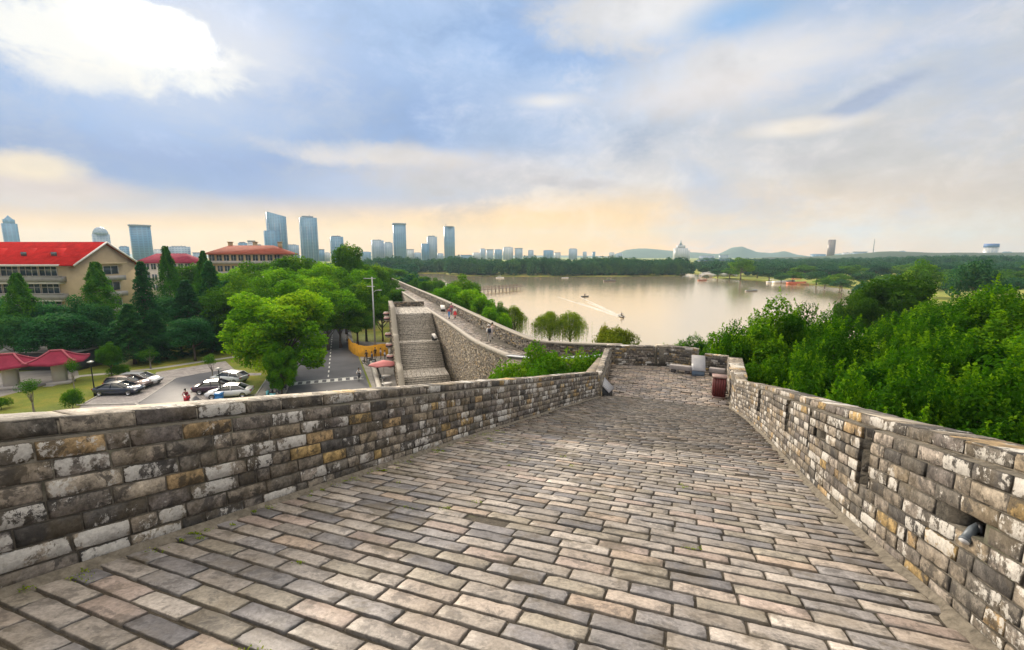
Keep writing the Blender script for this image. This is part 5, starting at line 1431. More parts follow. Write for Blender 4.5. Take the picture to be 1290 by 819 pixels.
# ================================================================== PEOPLE
skin = simple('skin', (.42, .26, .18), .6); hairm = simple('black_hair', (.015, .012, .01), .6)
def cloth(c): return simple('cloth', c, .85, var=.1, scale=8)
def figure(name, label, loc, rz, pose='stand', h=1.65, top=(.6, .6, .6), bottom=(.1, .12, .2), shoes=(.03, .03, .03), skirt=None, hat=None, pack=None, arms='down', group=None, raise_arm=False):
    t = thing(name, label, 'person', loc, rz, group)
    s_ = h / 1.7
    J = {}
    if pose == 'ride':
        hip = Vector((0, 0, .84)); chest = Vector((0, .14, 1.22)); neck = Vector((0, .2, 1.42)); head = Vector((0, .24, 1.58))
        kn = [(-.12, .38, .74), (.12, .36, .66)]; ft = [(-.13, .3, .34), (.13, .22, .26)]; toe = [(-.13, .44, .31), (.13, .36, .22)]
        el = [(-.27, .32, 1.12), (.27, .32, 1.12)]; ha = [(-.24, .55, 1.02), (.24, .55, 1.02)]
    elif pose == 'sit':
        hip = Vector((0, -.05, .50)); chest = Vector((0, .02, .86)); neck = Vector((0, .04, 1.06)); head = Vector((0, .07, 1.22))
        kn = [(-.11, .38, .52), (.11, .38, .52)]; ft = [(-.11, .36, .08), (.11, .40, .08)]; toe = [(-.11, .5, .04), (.11, .54, .04)]
        el = [(-.24, .1, .74), (.24, .1, .74)]; ha = [(-.14, .3, .62), (.14, .3, .62)]
    else:
        st_ = .22 if pose == 'walk' else .04
        hip = Vector((0, 0, .92)); chest = Vector((0, .02, 1.24)); neck = Vector((0, .03, 1.44)); head = Vector((0, .05, 1.58))
        kn = [(-.1, st_ * .6, .5), (.1, -st_ * .1, .5)]; ft = [(-.1, st_, .08), (.1, -st_, .1)]; toe = [(-.1, st_ + .15, .04), (.1, -st_ + .14, .04)]
        el = [(-.25, -.04 - st_ * .3, 1.14), (.25, .0 + st_ * .3, 1.14)]; ha = [(-.27, .10 - st_ * .5, .9), (.27, .12 + st_ * .5, .9)]
        if raise_arm: el[1] = (.36, .1, 1.36); ha[1] = (.55, .2, 1.52)
    vs = [hip, chest, neck, head, head + Vector((0, .01, .10))]; ed = [(0, 1), (1, 2), (2, 3), (3, 4)]; rad = [.135, .15, .055, .09, .075]
    kindv = ['b', 't', 's', 's', 's']
    for k, sx in enumerate((-1, 1)):
        i0 = len(vs); sh_ = chest + Vector((sx * .17, 0, .12))
        vs += [sh_, Vector(el[k]), Vector(ha[k]), Vector(ha[k]) + (Vector(ha[k]) - Vector(el[k])).normalized() * .08]; ed += [(1, i0), (i0, i0+1), (i0+1, i0+2), (i0+2, i0+3)]; rad += [.06, .045, .033, .035]; kindv += ['t', 't', 's', 's']
        i0 = len(vs); hj = hip + Vector((sx * .09, 0, -.06))
        vs += [hj, Vector(kn[k]), Vector(ft[k]), Vector(toe[k])]; ed += [(0, i0), (i0, i0+1), (i0+1, i0+2), (i0+2, i0+3)]; rad += [.088, .062, .042, .04]; kindv += ['b', 'b', 'f', 'f']
    me = bpy.data.meshes.new('tmp'); me.from_pydata([tuple(v * s_) for v in vs], ed, [])
    ob = bpy.data.objects.new('tmp', me); col.objects.link(ob)
    sm = ob.modifiers.new('skin', 'SKIN'); sm.use_smooth_shade = True
    for i, r_ in enumerate(rad): me.skin_vertices[0].data[i].radius = (r_ * s_ * (1.15 if kindv[i] in 't' and i == 1 else 1), r_ * s_ * (.8 if i == 1 else 1))
    me.skin_vertices[0].data[0].use_root = True
    su = ob.modifiers.new('sub', 'SUBSURF'); su.levels = 1; su.render_levels = 1
    dg = bpy.context.evaluated_depsgraph_get(); m2 = bpy.data.meshes.new_from_object(ob.evaluated_get(dg), depsgraph=dg)
    bpy.data.objects.remove(ob)
    for m_ in (skin, cloth(top), cloth(bottom), cloth(shoes)): m2.materials.append(m_)
    seg = [(vs[a_] * s_, vs[b_] * s_, kindv[b_] if kindv[b_] == kindv[a_] else None, (kindv[a_], kindv[b_])) for a_, b_ in ed]
    mi = {'s': 0, 't': 1, 'b': 2, 'f': 3}
    for p in m2.polygons:
        best = None
        for A_, B_, kk, kp in seg:
            ab = B_ - A_; f = max(0, min(1, (p.center - A_).dot(ab) / ab.length_squared)); d_ = (p.center - (A_ + ab * f)).length
            if best is None or d_ < best[0]: best = (d_, kk or (kp[0] if f < .55 else kp[1]))
        p.material_index = mi[best[1]]; p.use_smooth = True
    m2.name = 'body'; bo = bpy.data.objects.new('body', m2); col.objects.link(bo); bo.parent = t
    hd = head * s_ + Vector((0, -.005, .055 * s_))
    mb = MB(); mb.lathe([(.098*s_, -.03), (.108*s_, .03), (.10*s_, .08), (.06*s_, .12), (.01, .13)], (hd.x, hd.y - .012, hd.z), 12)
    mb.build('hat' if hat else 'hair', cloth(hat) if hat else hairm, t, smooth=True)
    if hat:
        mb = MB(); mb.lathe([(.11*s_, 0), (.19*s_, -.01), (.11*s_, .01)], (hd.x, hd.y, hd.z - .01), 14); mb.build('hat_brim', cloth(hat), t)
    if skirt:
        mb = MB(); mb.lathe([(.135*s_, .98*s_), (.19*s_, .86*s_), (.27*s_, .6*s_), (.30*s_, skirt*s_)], (0, 0, 0), 14); mb.build('skirt', cloth(bottom), t)
    if pack:
        mb = MB(); mb.prism([(-.14, -.27), (.14, -.27), (.16, -.13), (-.16, -.13)], .98*s_, 1.38*s_); mb.build('backpack', cloth(pack), t)
    return t
def on_walk(u, v):
    zb = 7.8
    for _ in range(4):
        P = gp(u, v, zb); i = np.argmin(np.hypot(OUTs[:, 0] - P[0], OUTs[:, 1] - P[1])); zb = OUTs[i][2]
    return (P[0], P[1], zb)
figure('person', 'person with reddish top and blue wide trousers strolling on the wall walk', on_walk(566, 402), R(150), 'walk', 1.6, (.5, .08, .10), (.08, .25, .55))
figure('person', 'person with white top and red skirt next to the one in blue trousers', on_walk(573.5, 401.5), R(140), 'walk', 1.62, (.75, .74, .72), (.55, .03, .04), skirt=.55)
figure('person', 'person with dark pink top half hidden behind the pair on the wall walk', on_walk(569, 396.5), R(160), 'walk', 1.6, (.45, .10, .16), (.15, .12, .2))
figure('person', 'person in white shirt with dark backpack and pale hat walking near the lake parapet', on_walk(616, 431.5), R(20), 'walk', 1.68, (.72, .70, .68), (.35, .33, .33), hat=(.6, .55, .52), pack=(.02, .025, .05))
figure('person', 'person in light pink top reaching one arm to the lake parapet', on_walk(620, 427.5), R(-70), 'stand', 1.62, (.62, .48, .46), (.4, .36, .36), raise_arm=True)
def two_wheeler(name, label, cat, P, rz, c, scooter=True, group=None):
    t = thing(name, label, cat, (P[0], P[1], .02), rz, group)
    r_ = .22 if scooter else .33
    for y in ((-.52, .55) if not scooter else (-.5, .58)):
        mb = MB(); n = 18
        V = []; F = []
        pts = [(0, y + math.cos(2*PI*k/n) * r_, r_ + .01 + math.sin(2*PI*k/n) * r_) for k in range(n + 1)]
        mb.tube(pts, .045 if scooter else .02, 5, caps=False); wh = mb.build('wheel', tyre, t)
        mb = MB()
        for k in range(4):
            a_ = k * PI / 4; mb.tube([(0, y + math.cos(a_) * r_, r_ + math.sin(a_) * r_), (0, y - math.cos(a_) * r_, r_ - math.sin(a_) * r_)], .008, 4)
        mb.build('rim', rim, wh)
    mb = MB(); pm = paint('scooter_paint', c)
    if scooter:
        mb.prism([(-.16, -.62), (.16, -.62), (.17, -.05), (-.17, -.05)], [.36, .36, .3, .3], [.72, .72, .70, .70])
        mb.box((-.16, -.1, .24), (.16, .38, .32)); mb.prism([(-.2, .36), (.2, .36), (.14, .50), (-.14, .50)], .26, [.95, .95, .9, .9])
        mb.tube([(0, .5, .5), (0, .58, .25)], .05, 6); mb.tube([(0, .42, .9), (0, .38, 1.05)], .03, 6)
    else:
        for a_, b_ in (((0, -.5, .34), (0, 0, .32)), ((0, 0, .32), (0, .42, .78)), ((0, 0, .32), (0, -.15, .85)), ((0, -.15, .78), (0, .42, .78)), ((0, -.5, .34), (0, -.15, .78)), ((0, .42, .95), (0, .55, .34))): mb.tube([a_, b_], .025, 5)
    mb.build('frame', pm, t)
    mb = MB(); mb.prism([(-.13, -.6), (.13, -.6), (.09, .02), (-.09, .02)], .74 if scooter else .86, .81 if scooter else .92); mb.build('saddle', tyre, t)
    mb = MB(); mb.tube([(-.3, .36, 1.02), (0, .42, 1.04), (.3, .36, 1.02)], .022, 5); mb.build('handlebar', tyre, t)
    if scooter: mb = MB(); mb.box((-.08, .50, .78), (.08, .53, .88)); mb.build('headlight', lampw, t)
    return t
P = gp(236, 508); two_wheeler('motor_scooter', 'bright red motor scooter being ridden along the driveway', 'scooter', P, R(200), (.6, .01, .03))
figure('person', 'rider in red and black on the red scooter in the driveway', (P[0], P[1], .02), R(200), 'ride', 1.65, (.28, .02, .04), (.02, .02, .03), hat=(.02, .02, .02))
P = gp(371, 475); two_wheeler('motor_scooter', 'dark scooter with red rider at the left end of the crosswalk', 'scooter', P, R(20), (.05, .01, .01))
figure('person', 'rider in red top on the dark scooter beside the camphor tree', (P[0], P[1], .02), R(20), 'ride', 1.65, (.5, .03, .03), (.03, .03, .04), hat=(.03, .03, .03))
P = gp(453, 479); two_wheeler('bicycle', 'bicycle ridden over the crosswalk toward the viewer', 'bicycle', P, R(190), (.05, .05, .06), False)
figure('person', 'cyclist in a white top riding over the crosswalk', (P[0], P[1], .02), R(190), 'ride', 1.68, (.72, .70, .68), (.08, .08, .1))
P = gp(438, 434.5); figure('person', 'walker in white top at the left end of the ochre hoarding', (P[0], P[1], .02), R(20), 'walk', 1.65, (.7, .7, .7), (.05, .06, .08))
crowd = [(462, 455, (.03, .03, .04), (.05, .05, .06), 'dark clothed'), (469, 457, (.12, .16, .24), (.1, .1, .12), 'grey blue clothed'), (473, 451, (.02, .02, .02), (.03, .03, .03), 'black clothed'), (480, 452, (.60, .55, .56), (.1, .08, .1), 'pale topped'), (485, 455, (.6, .6, .62), (.08, .08, .1), 'white topped')]
for u, v_, a_, b_, tx in crowd:
    P = gp(u, v_); figure('person', f'{tx} person standing in the group before the ochre hoarding', (P[0], P[1], .02), R(u * 37 % 360), 'stand', 1.66, a_, b_)
for i, (u, v_, c, tx) in enumerate([(463, 458, (.03, .03, .03), 'black'), (468, 460, (.25, .27, .3), 'grey')]):
    two_wheeler('motor_scooter', f'{tx} scooter parked by the group before the ochre hoarding', 'scooter', gp(u, v_), R(100 + i * 15), c)
for i, (u, v_, c, tx) in enumerate([(345, 503, (.15, .5, .55), 'turquoise'), (358, 492, (.03, .03, .03), 'black'), (361, 487, (.08, .08, .1), 'dark grey'), (352, 497, (.2, .2, .22), 'light grey')]):
    two_wheeler('motor_scooter', f'{tx} scooter parked on the pavement left of the street', 'scooter', gp(u - 4, v_), R(70 + i * 8), c)

# ================================================================== STREET OBJECTS
# ochre hoarding along the end of the street works
och = simple('ochre_cloth', (.62, .30, .015), .8, var=.2, scale=1.5)
hd_ = thing('hoarding', 'ochre yellow cloth hoarding closing the road works at the end of the street', 'hoarding')
hp = [gp(439, 440)[:2], gp(445, 446)[:2], gp(452, 449.5)[:2], gp(464, 450)[:2], gp(490, 448)[:2]]
pt = Path([(p[0], p[1], 0) for p in hp]); ts = np.arange(0, pt.L, .25); A = pt.at(ts); Nn = pt.nrm(ts)
mb = MB(); A = A + Nn * (np.sin(ts * 6)[:, None] * .06)
v = []; 
for i in range(len(ts)): v += [tuple(A[i]), tuple(A[i] + [0, 0, 1.9 + .1 * math.sin(ts[i] * 1.3)]), tuple(A[i] + Nn[i] * .03), tuple(A[i] + Nn[i] * .03 + [0, 0, 1.9 + .1 * math.sin(ts[i] * 1.3)])]
f = []
for i in range(len(ts) - 1): f += [(i*4, i*4+1, i*4+5, i*4+4), (i*4+2, i*4+6, i*4+7, i*4+3), (i*4+1, i*4+3, i*4+7, i*4+5)]
mb.add(v, np.array(f)); mb.build('cloth', och, hd_)
for k in range(0, len(ts), 8):
    mb = MB(); mb.tube([tuple(A[k] + Nn[k] * .1), tuple(A[k] + Nn[k] * .1 + [0, 0, 2.0])], .04, 5); mb.build('post', black, hd_)
# pole with two cross arms
P = gp(473, 444)
t = thing('utility_pole', 'very tall slender grey pole with crossarms beside the stair wall', 'pole', (P[0], P[1], 0)); top = dp(473, 349, P[1])[2]
gm = simple('galvanised_steel', (.42, .43, .42), .5, .3)
mb = MB(); mb.tube([(0, 0, 0), (0, 0, top)], [.17, .09], 8); mb.lathe([(.35, 0), (.35, .05), (.2, .08), (.18, .5)], (0, 0, 0), 10); mb.build('pole', gm, t)
for z, w in ((top - .3, 1.4), (top - 1.6, .9)):
    mb = MB(); mb.box((-w, -.06, z), (w * .4, .06, z + .12)); mb.build('crossarm', gm, t)
mb = MB(); mb.tube([(0, 0, top - 2.6), (.5, 0, top - 2.2), (1.1, 0, top - 2.1)], .04, 5); mb.box((.9, -.12, top - 2.2), (1.5, .12, top - 2.1)); mb.build('lamp_arm', gm, t)
def post_lamp(label, P, h, arms=2):
    t = thing('street_lamp', label, 'lamp post', (P[0], P[1], P[2] if len(P) > 2 else 0))
    mb = MB(); mb.lathe([(.13, 0), (.12, .5), (.07, .6), (.05, h - .3), (.04, h)], (0, 0, 0), 8); mb.build('post', black if arms < 2 else gm, t)
    if arms < 2:
        mb = MB(); mb.lathe([(.12, h), (.30, h + .1), (.32, h + .16), (.05, h + .26)], (0, 0, 0), 12); mb.build('lamp_shade', gm, t)
    else:
        for s_ in (-1, 1):
            mb = MB(); mb.tube([(0, 0, h - .2), (s_ * .5, 0, h)], .035, 5); mb.build('arm', gm, t)
            mb = MB(); mb.box((s_ * .75 - .3, -.12, h - .04), (s_ * .75 + .3, .12, h + .05)); mb.build('lamp_head', M['whitetrim'], t)
    return t
post_lamp('black garden lamp post on the lawn left of the parked cars', gp(120, 499), 3.9, 1)
post_lamp('short dark lamp post by the blue bin in the car park', gp(279, 503), 3.4, 1)
Pz = dp(337, 349, 88); t = post_lamp('white double headed street lamp rising out of the tree canopy', (Pz[0], Pz[1], 0), Pz[2], 2)
Pz = dp(440, 340, 120); post_lamp('distant double headed lamp above the canopy below the tall dark tree', (Pz[0], Pz[1], 0), Pz[2], 2)
# blue bin
P = gp(277, 507); t = thing('blue_bin', 'bright blue waste bin on wheels in front of the white saloon', 'bin', (P[0], P[1], .02), .3)
blu = simple('blue_plastic', (.02, .16, .42), .5)
mb = MB(); mb.prism([(-.36, -.3), (.36, -.3), (.36, .3), (-.36, .3)], .12, .95); mb.prism([(-.4, -.36), (.4, -.36), (.4, .3), (-.4, .3)], .5, [.6, .6, .6, .6]); mb.build('body', blu, t)
mb = MB(); mb.prism([(-.42, -.38), (.42, -.38), (.42, .36), (-.42, .36)], .953, [1.0, 1.0, 1.1, 1.1]); mb.build('lid', blu, t)
for s_ in (-1, 1):
    mb = MB(); mb.lathe([(.1, -.03), (.1, .03)], (s_ * .3, .28, .1), 10, axis='y'); mb.build('wheel', tyre, t)
# pink stall umbrella with tables
P = gp(484, 477)
t = thing('stall_parasol', 'faded pink flat topped parasol beside the foot of the stair wall', 'parasol', (P[0], P[1], .02), .35)
pk = simple('pink_canvas', (.62, .22, .22), .8, var=.15, scale=1)
mb = MB(); n = 12; ring = [(math.cos(2*PI*k/n) * (1.9 if k % 2 == 0 else 1.75), math.sin(2*PI*k/n) * (1.3 if k % 2 == 0 else 1.2), 1.95 if k % 2 == 0 else 2.02) for k in range(n)]
v = ring + [(0, 0, 2.5)] + [(x, y, z - .18) for x, y, z in ring] + [(0, 0, 2.44)]
mb.add(v, [(k, (k+1) % n, n) for k in range(n)] + [((k+1) % n + n + 1, k + n + 1, 2*n + 1) for k in range(n)] + [(k + n + 1, (k+1) % n + n + 1, (k+1) % n, k) for k in range(n)])
mb.build('canopy', pk, t)
mb = MB(); mb.tube([(0, 0, 0), (0, 0, 2.43)], .03, 6); mb.lathe([(.3, 0), (.3, .08), (.05, .12)], (0, 0, 0), 10); mb.build('pole', gm, t)
def table(label, P, rz):
    t = thing('stall_table', label, 'table', (P[0], P[1], .02), rz)
    mb = MB(); mb.box((-.6, -.35, .68), (.6, .35, .73)); mb.build('tabletop', M['whitetrim'], t)
    for sx in (-1, 1):
        for sy in (-1, 1): mb = MB(); mb.tube([(sx*.52, sy*.28, 0), (sx*.5, sy*.27, .68)], .02, 5); mb.build('leg', gm, t)
table('small white stall table right under the pink parasol', gp(486, 480), .3)
table('small white stall table in front of the pink parasol', gp(488, 490), .4)
def stool(label, P):
    t = thing('stool', label, 'stool', (P[0], P[1], .02))
    mb = MB(); mb.lathe([(.17, .40), (.18, .44), (.17, .45)], (0, 0, 0), 12); mb.build('seat', M['whitetrim'], t)
    for k in range(3): mb = MB(); mb.tube([(.2*math.cos(k*2.1), .2*math.sin(k*2.1), 0), (.12*math.cos(k*2.1), .12*math.sin(k*2.1), .41)], .018, 5); mb.build('leg', gm, t)
stool('white stool left of the front stall table', gp(483, 492)); stool('white stool right of the front stall table', gp(492, 489))
# striped round lanterns / bundles along the street side of the stair wall
pr = simple('pink_stripe', (.55, .30, .28), .8); 
dk_ = simple('dark_stripe', (.05, .04, .045), .8)
lt = simple('cream_stripe', (.55, .48, .42), .8)
for i, (u, v_, tx) in enumerate([(485, 401, 'topmost'), (489, 407, 'second from top'), (485, 426, 'third from top'), (489, 435, 'third from bottom'), (492, 446, 'second from bottom'), (490, 451, 'lowest')]):
    # stands off the outer wall face
    a_ = [-7.6, -5.6, -1.0, 2.0, 5.0, 6.6][i]; zz_ = [6.9, 6.4, 4.6, 3.6, 2.6, 1.9][i]
    p = A0 + dS * a_ - nS * 1.05
    t = thing('striped_lantern', f'round pink and cream striped lantern on the stair wall, {tx} of the row', 'lantern', (p[0], p[1], zz_ - .2), 0, 'striped lanterns on the stair wall')
    mb = MB(); prof_ = [(.08, -.42), (.32, -.34), (.48, -.12), (.5, .08), (.42, .28), (.22, .40), (.08, .42)]
    for k in range(len(prof_) - 1):
        n = 14; V = []
        for r_, h_ in prof_[k:k+2]:
            for j in range(n): V.append((r_*math.cos(2*PI*j/n), r_*math.sin(2*PI*j/n), h_))
        mb.add(V, np.array([(j, (j+1) % n, n+(j+1) % n, n+j) for j in range(n)]), m=k % 3)
    mb.build('shade', [pr, lt, dk_], t)
    mb = MB(); mb.tube([(0, 0, .40), (.1, .02, .62), (.62, .2, .62)], .03, 5); mb.build('bracket', black, t)
# ================================================================== PLATFORM OBJECTS
def onp(u, v): return gp(u, v, ZPL)
def bench(label, P, rz, L=1.5, D=.42, group=None):
    t = thing('stone_bench', label, 'bench', (P[0], P[1], ZPL + .005), rz)
    g = simple('granite', (.30, .27, .26), .75, var=.15, scale=9)
    mb = MB(); mb.prism([(-L/2, -D/2), (L/2, -D/2), (L/2, D/2), (-L/2, D/2)], .20, .44); b_ = mb.build('seat', g, t)
    bv = b_.modifiers.new('bevel', 'BEVEL'); bv.width = .02; bv.segments = 2
    for s_ in (-1, 1):
        mb = MB(); mb.box((s_ * L * .32 - .12, -D * .38, 0), (s_ * L * .32 + .12, D * .38, .199)); mb.build('leg', simple('dark_stone', (.10, .09, .09), .8), t)
bench('grey stone bench on the platform before the angled brick wall', onp(857, 470), R(-30), 1.15, .36)
bench('second stone bench in the platform corner between the white board and the litter bin', onp(903, 474), R(-30), .8, .34)
def lectern_sign(label, P, rz, w=.8, blue=True):
    t = thing('info_board', label, 'information board', (P[0], P[1], ZPL + .005), rz)
    body = simple('blue_grey_panel', (.16, .23, .32), .5) if blue else simple('dark_panel', (.03, .035, .04), .5)
    mb = MB(); mb.prism([(-w/2, -.30), (w/2, -.30), (w/2, .34), (-w/2, .34)], 0, [.30, .30, .92, .92]); mb.build('body', body, t)
    mb = MB(); v = [(-w/2 - .04, -.36, .30), (w/2 + .04, -.36, .30), (w/2 + .04, .38, .99), (-w/2 - .04, .38, .99)]
    v2 = [(x, y, z + .035) for x, y, z in v]
    mb.add(v + v2, np.array([(3, 2, 1, 0), (4, 5, 6, 7), (0, 1, 5, 4), (1, 2, 6, 5), (2, 3, 7, 6), (3, 0, 4, 7)])); pn = mb.build('panel', simple('pale_panel', (.25, .25, .27), .35, var=.06), t)
    mb = MB()
    for k in range(9):
        f0 = .16 + k * .075; y = -.36 + .74 * f0; z = .30 + .69 * f0 + .0375
        mb.add([(-w*.40, y, z), (w*(.40 - .12 * ((k * 7) % 3)), y, z), (w*(.40 - .12 * ((k * 7) % 3)), y + .018, z + .017), (-w*.40, y + .018, z + .017)], np.array([(0, 1, 2, 3)]))
    mb.build('text_lines', simple('engraved_lines', (.30, .31, .33), .6), pn)
lectern_sign('pale sloping information board on blue grey base before the low corner wall', onp(879, 472.5), R(-18), .62)
lectern_sign('sloping information board with dark side leaning by the left parapet at the ramp foot', onp(760.5, 499), R(62), .8, False)
# litter bin
P = st(22.3, 1.62); t = thing('litter_bin', 'maroon slatted litter bin against the right parapet of the platform', 'litter bin', (P[0], P[1], ZPL + .005), -AZ)
mar = simple('maroon_wood', (.13, .022, .022), .55, var=.25, scale=6)
mb = MB(); mb.box((-.24, -.22, .08), (.24, .22, .96)); mb.build('liner', simple('dark_liner', (.03, .02, .02), .7), t)
mb = MB()
for k in range(5):
    x = -.24 + k * .101
    mb.box((x, -.26, .10), (x + .085, -.222, .95)); mb.box((x, .222, .10), (x + .085, .26, .95))
for k in range(4):
    y = -.2 + k * .103; mb.box((-.28, y, .10), (-.242, y + .088, .95)); mb.box((.242, y, .10), (.28, y + .088, .95))
mb.build('slats', mar, t)
mb = MB(); mb.prism([(-.31, -.29), (.31, -.29), (.31, .29), (-.31, .29)], .965, 1.03); mb.prism([(-.27, -.25), (.27, -.25), (.27, .25), (-.27, .25)], 0, .079); mb.build('lid', simple('brown_lid', (.24, .15, .13), .5), t)
# small lectern and slab on the walk and stairs
P = on_walk(558, 392); t = thing('info_board', 'small dark information board by the lake parapet of the wall walk', 'information board', P, R(20))
mb = MB(); mb.prism([(-.3, -.25), (.3, -.25), (.3, .3), (-.3, .3)], 0, [.3, .3, .8, .8]); mb.build('body', simple('dark_board', (.04, .04, .04), .6), t)
mb = MB(); mb.add([(-.33, -.3, .31), (.33, -.3, .31), (.33, .34, .84), (-.33, .34, .84), (-.33, -.3, .35), (.33, -.3, .35), (.33, .34, .88), (-.33, .34, .88)], np.array([(3, 2, 1, 0), (4, 5, 6, 7), (0, 1, 5, 4), (1, 2, 6, 5), (2, 3, 7, 6), (3, 0, 4, 7)])); mb.build('panel', M['whitetrim'], t)
pp_ = q(6.9, SW - .5); t = thing('info_board', 'small white information board on the upper stair landing against the rampart', 'information board', (pp_[0], pp_[1], 4.72), R(60))
mb = MB(); mb.prism([(-.3, -.2), (.3, -.2), (.3, .25), (-.3, .25)], 0, [.25, .25, .8, .8]); mb.build('body', simple('dark_board_two', (.04, .04, .04), .6), t)
mb = MB(); mb.add([(-.34, -.25, .27), (.34, -.25, .27), (.34, .28, .85), (-.34, .28, .85), (-.34, -.25, .31), (.34, -.25, .31), (.34, .28, .89), (-.34, .28, .89)], np.array([(3, 2, 1, 0), (4, 5, 6, 7), (0, 1, 5, 4), (1, 2, 6, 5), (2, 3, 7, 6), (3, 0, 4, 7)])); mb.build('panel', M['whitetrim'], t)
# small bronze pots on the landing parapet foot
# spotlight in the niche of the right parapet
pr_ = Path(rp); ls_ = s2t(3.9); Pn = pr_.at(ls_); nn = pr_.nrm(ls_)
t = thing('wall_spotlight', 'grey cylindrical spotlight mounted in a niche of the right parapet', 'spotlight', tuple(Pn - nn * .09 + np.array([0, 0, ch_r * 5.3])), math.atan2(Sd[1], Sd[0]) - PI / 2)
t.scale = (.62, .62, .62)
gl = simple('lamp_housing', (.10, .12, .14), .5, .2)
mb = MB(); mb.tube([(.02, .05, .02), (-.06, 0, -.02), (-.16, -.10, -.10)], [.045, .048, .05], 14); mb.tube([(-.158, -.098, -.098), (-.175, -.115, -.115)], [.056, .056], 14); mb.build('housing', gl, t, smooth=False)
mb = MB(); mb.box((-.02, -.05, -.12), (.03, .05, .06)); mb.build('bracket', black, t)
mb = MB(); mb.tube([(-.176, -.116, -.116), (-.18, -.12, -.12)], .048, 14); mb.build('lens', lampw, t)

# ================================================================== ON THE LAKE
P = gp(605, 367.5, 0); Q = gp(656, 363, 0)
t = thing('wooden_pier', 'long wooden pier with railings reaching into the lake', 'pier', (P[0], P[1], LAKEZ))
dv = np.array([Q[0] - P[0], Q[1] - P[1]]); Lp = np.linalg.norm(dv); t.rotation_euler[2] = math.atan2(dv[1], dv[0])
wood = simple('weathered_wood', (.16, .12, .09), .85, var=.25, scale=2)
mb = MB(); mb.box((-6, -1.4, 1.15), (Lp, 1.4, 1.35)); mb.build('deck', wood, t)
for x in np.arange(-4, Lp + .1, 2.6):
    for s_ in (-1, 1):
        mb = MB(); mb.tube([(x, s_*1.3, -2), (x, s_*1.3, 2.5)], .13, 6); mb.build('post', wood, t)
mb = MB()
for s_ in (-1, 1):
    for z in (1.9, 2.45): mb.tube([(-6, s_*1.3, z), (Lp, s_*1.3, z)], .06, 5)
mb.build('railing', wood, t)
def boat(label, P, rz, L, c, cat='boat', cabin=True, wake=0, name='motor_boat', cab_c=(.7, .7, .7), people=True):
    t = thing(name, label, cat, (P[0], P[1], LAKEZ), rz)
    mb = MB(); stn = [(-.5, .8), (-.3, 1), (.1, .95), (.32, .6), (.45, .25), (.5, .03)]; W_ = L * .17
    V = []
    for x, w in stn: V += [(x*L, -w*W_, L*.10 + max(0, x) * L * .08), (x*L, -w*W_*.7, -.05), (x*L, w*W_*.7, -.05), (x*L, w*W_, L*.10 + max(0, x) * L * .08)]
    f = [(i*4+j, (i+1)*4+j, (i+1)*4+j+1, i*4+j+1) for i in range(5) for j in range(3)] + [(i*4+3, (i+1)*4+3, (i+1)*4, i*4) for i in range(5)] + [(0, 1, 2, 3)]
    mb.add(V, f); mb.build('hull', simple('boat_hull', c, .5), t)
    if cabin:
        mb = MB(); mb.prism([(-.25*L, -W_*.7), (.12*L, -W_*.7), (.12*L, W_*.7), (-.25*L, W_*.7)], L*.24, L*.26)
        for sx in (-.24, .1):
            for sy in (-1, 1): mb.tube([(sx*L, sy*W_*.62, L*.08), (sx*L, sy*W_*.62, L*.24)], .03, 4)
        mb.build('canopy', simple('boat_canopy', cab_c, .6), t)
    return t
wk = simple('wake_foam', (.50, .47, .40), .6, var=.3, scale=.6)
def wake(label, P, ang, L, w0, w1):
    mb = MB(); n = 26; rg_ = np.random.RandomState(4); V = []; F = []
    d = np.array([math.cos(ang), math.sin(ang)]); nn = np.array([-d[1], d[0]]); k = 0
    for s_ in (-1, 1):
        for i in range(n):
            f = i / (n - 1); c_ = np.array(P[:2]) - d * (L * f) + nn * s_ * (w0 + (w1 - w0) * f)
            wd = (.40 * (1 - f) + .22) * (1 + .3 * rg_.randn()); hz = LAKEZ + .06 * (1 - f) + .02
            V += [(*(c_ - nn * wd), LAKEZ - .01), (*c_, hz + .08 * (1 - f)), (*(c_ + nn * wd), LAKEZ - .01)]
        b0 = (0 if s_ < 0 else n * 3)
        for i in range(n - 1):
            for j in (0, 1): F.append((b0+i*3+j, b0+(i+1)*3+j, b0+(i+1)*3+j+1, b0+i*3+j+1))
    mb.add(V, np.array(F)); o = mb.build('boat_wake', wk); tag(o, kind='structure'); return o
P = gp(783, 399.5, LAKEZ); Q = gp(740, 383, LAKEZ); ang = math.atan2(P[1] - Q[1], P[0] - Q[0])
boat('small dark motor boat at the head of a long pale wake', P, ang, 3.6, (.06, .055, .05), cab_c=(.5, .48, .45))
figure('person', 'helmsman in dark clothes sitting in the small motor boat', (P[0], P[1], LAKEZ + .1), ang - PI / 2, 'sit', 1.6, (.04, .04, .05), (.04, .04, .05))
wake('', P, ang, 62, .4, 4.5); wake('', P, ang, 40, .15, 1.6)
P = gp(737, 374, LAKEZ); boat('small dark rowing boat with upright rower in open water', P, .4, 3.4, (.05, .045, .04), cabin=False, name='rowing_boat')
figure('person', 'dark clothed rower in the small rowing boat', (P[0], P[1], LAKEZ + .12), .8, 'sit', 1.9, (.05, .04, .05), (.05, .04, .05))
boat('low dark boat near the far shore of the lake', gp(768, 354.5, LAKEZ), .1, 8, (.10, .09, .08), cab_c=(.2, .18, .16))
boat('reddish pleasure boat close to the bridge', gp(885, 353.5, LAKEZ), .3, 7, (.28, .10, .06), cab_c=(.5, .25, .15))
boat('grey covered boat alone on the water before the right bank', gp(947, 367, LAKEZ), .2, 6, (.16, .17, .18), cab_c=(.35, .36, .36))
boat('white sail like boat far away before the island wood', gp(630, 350.5, LAKEZ), .2, 6, (.6, .6, .6))
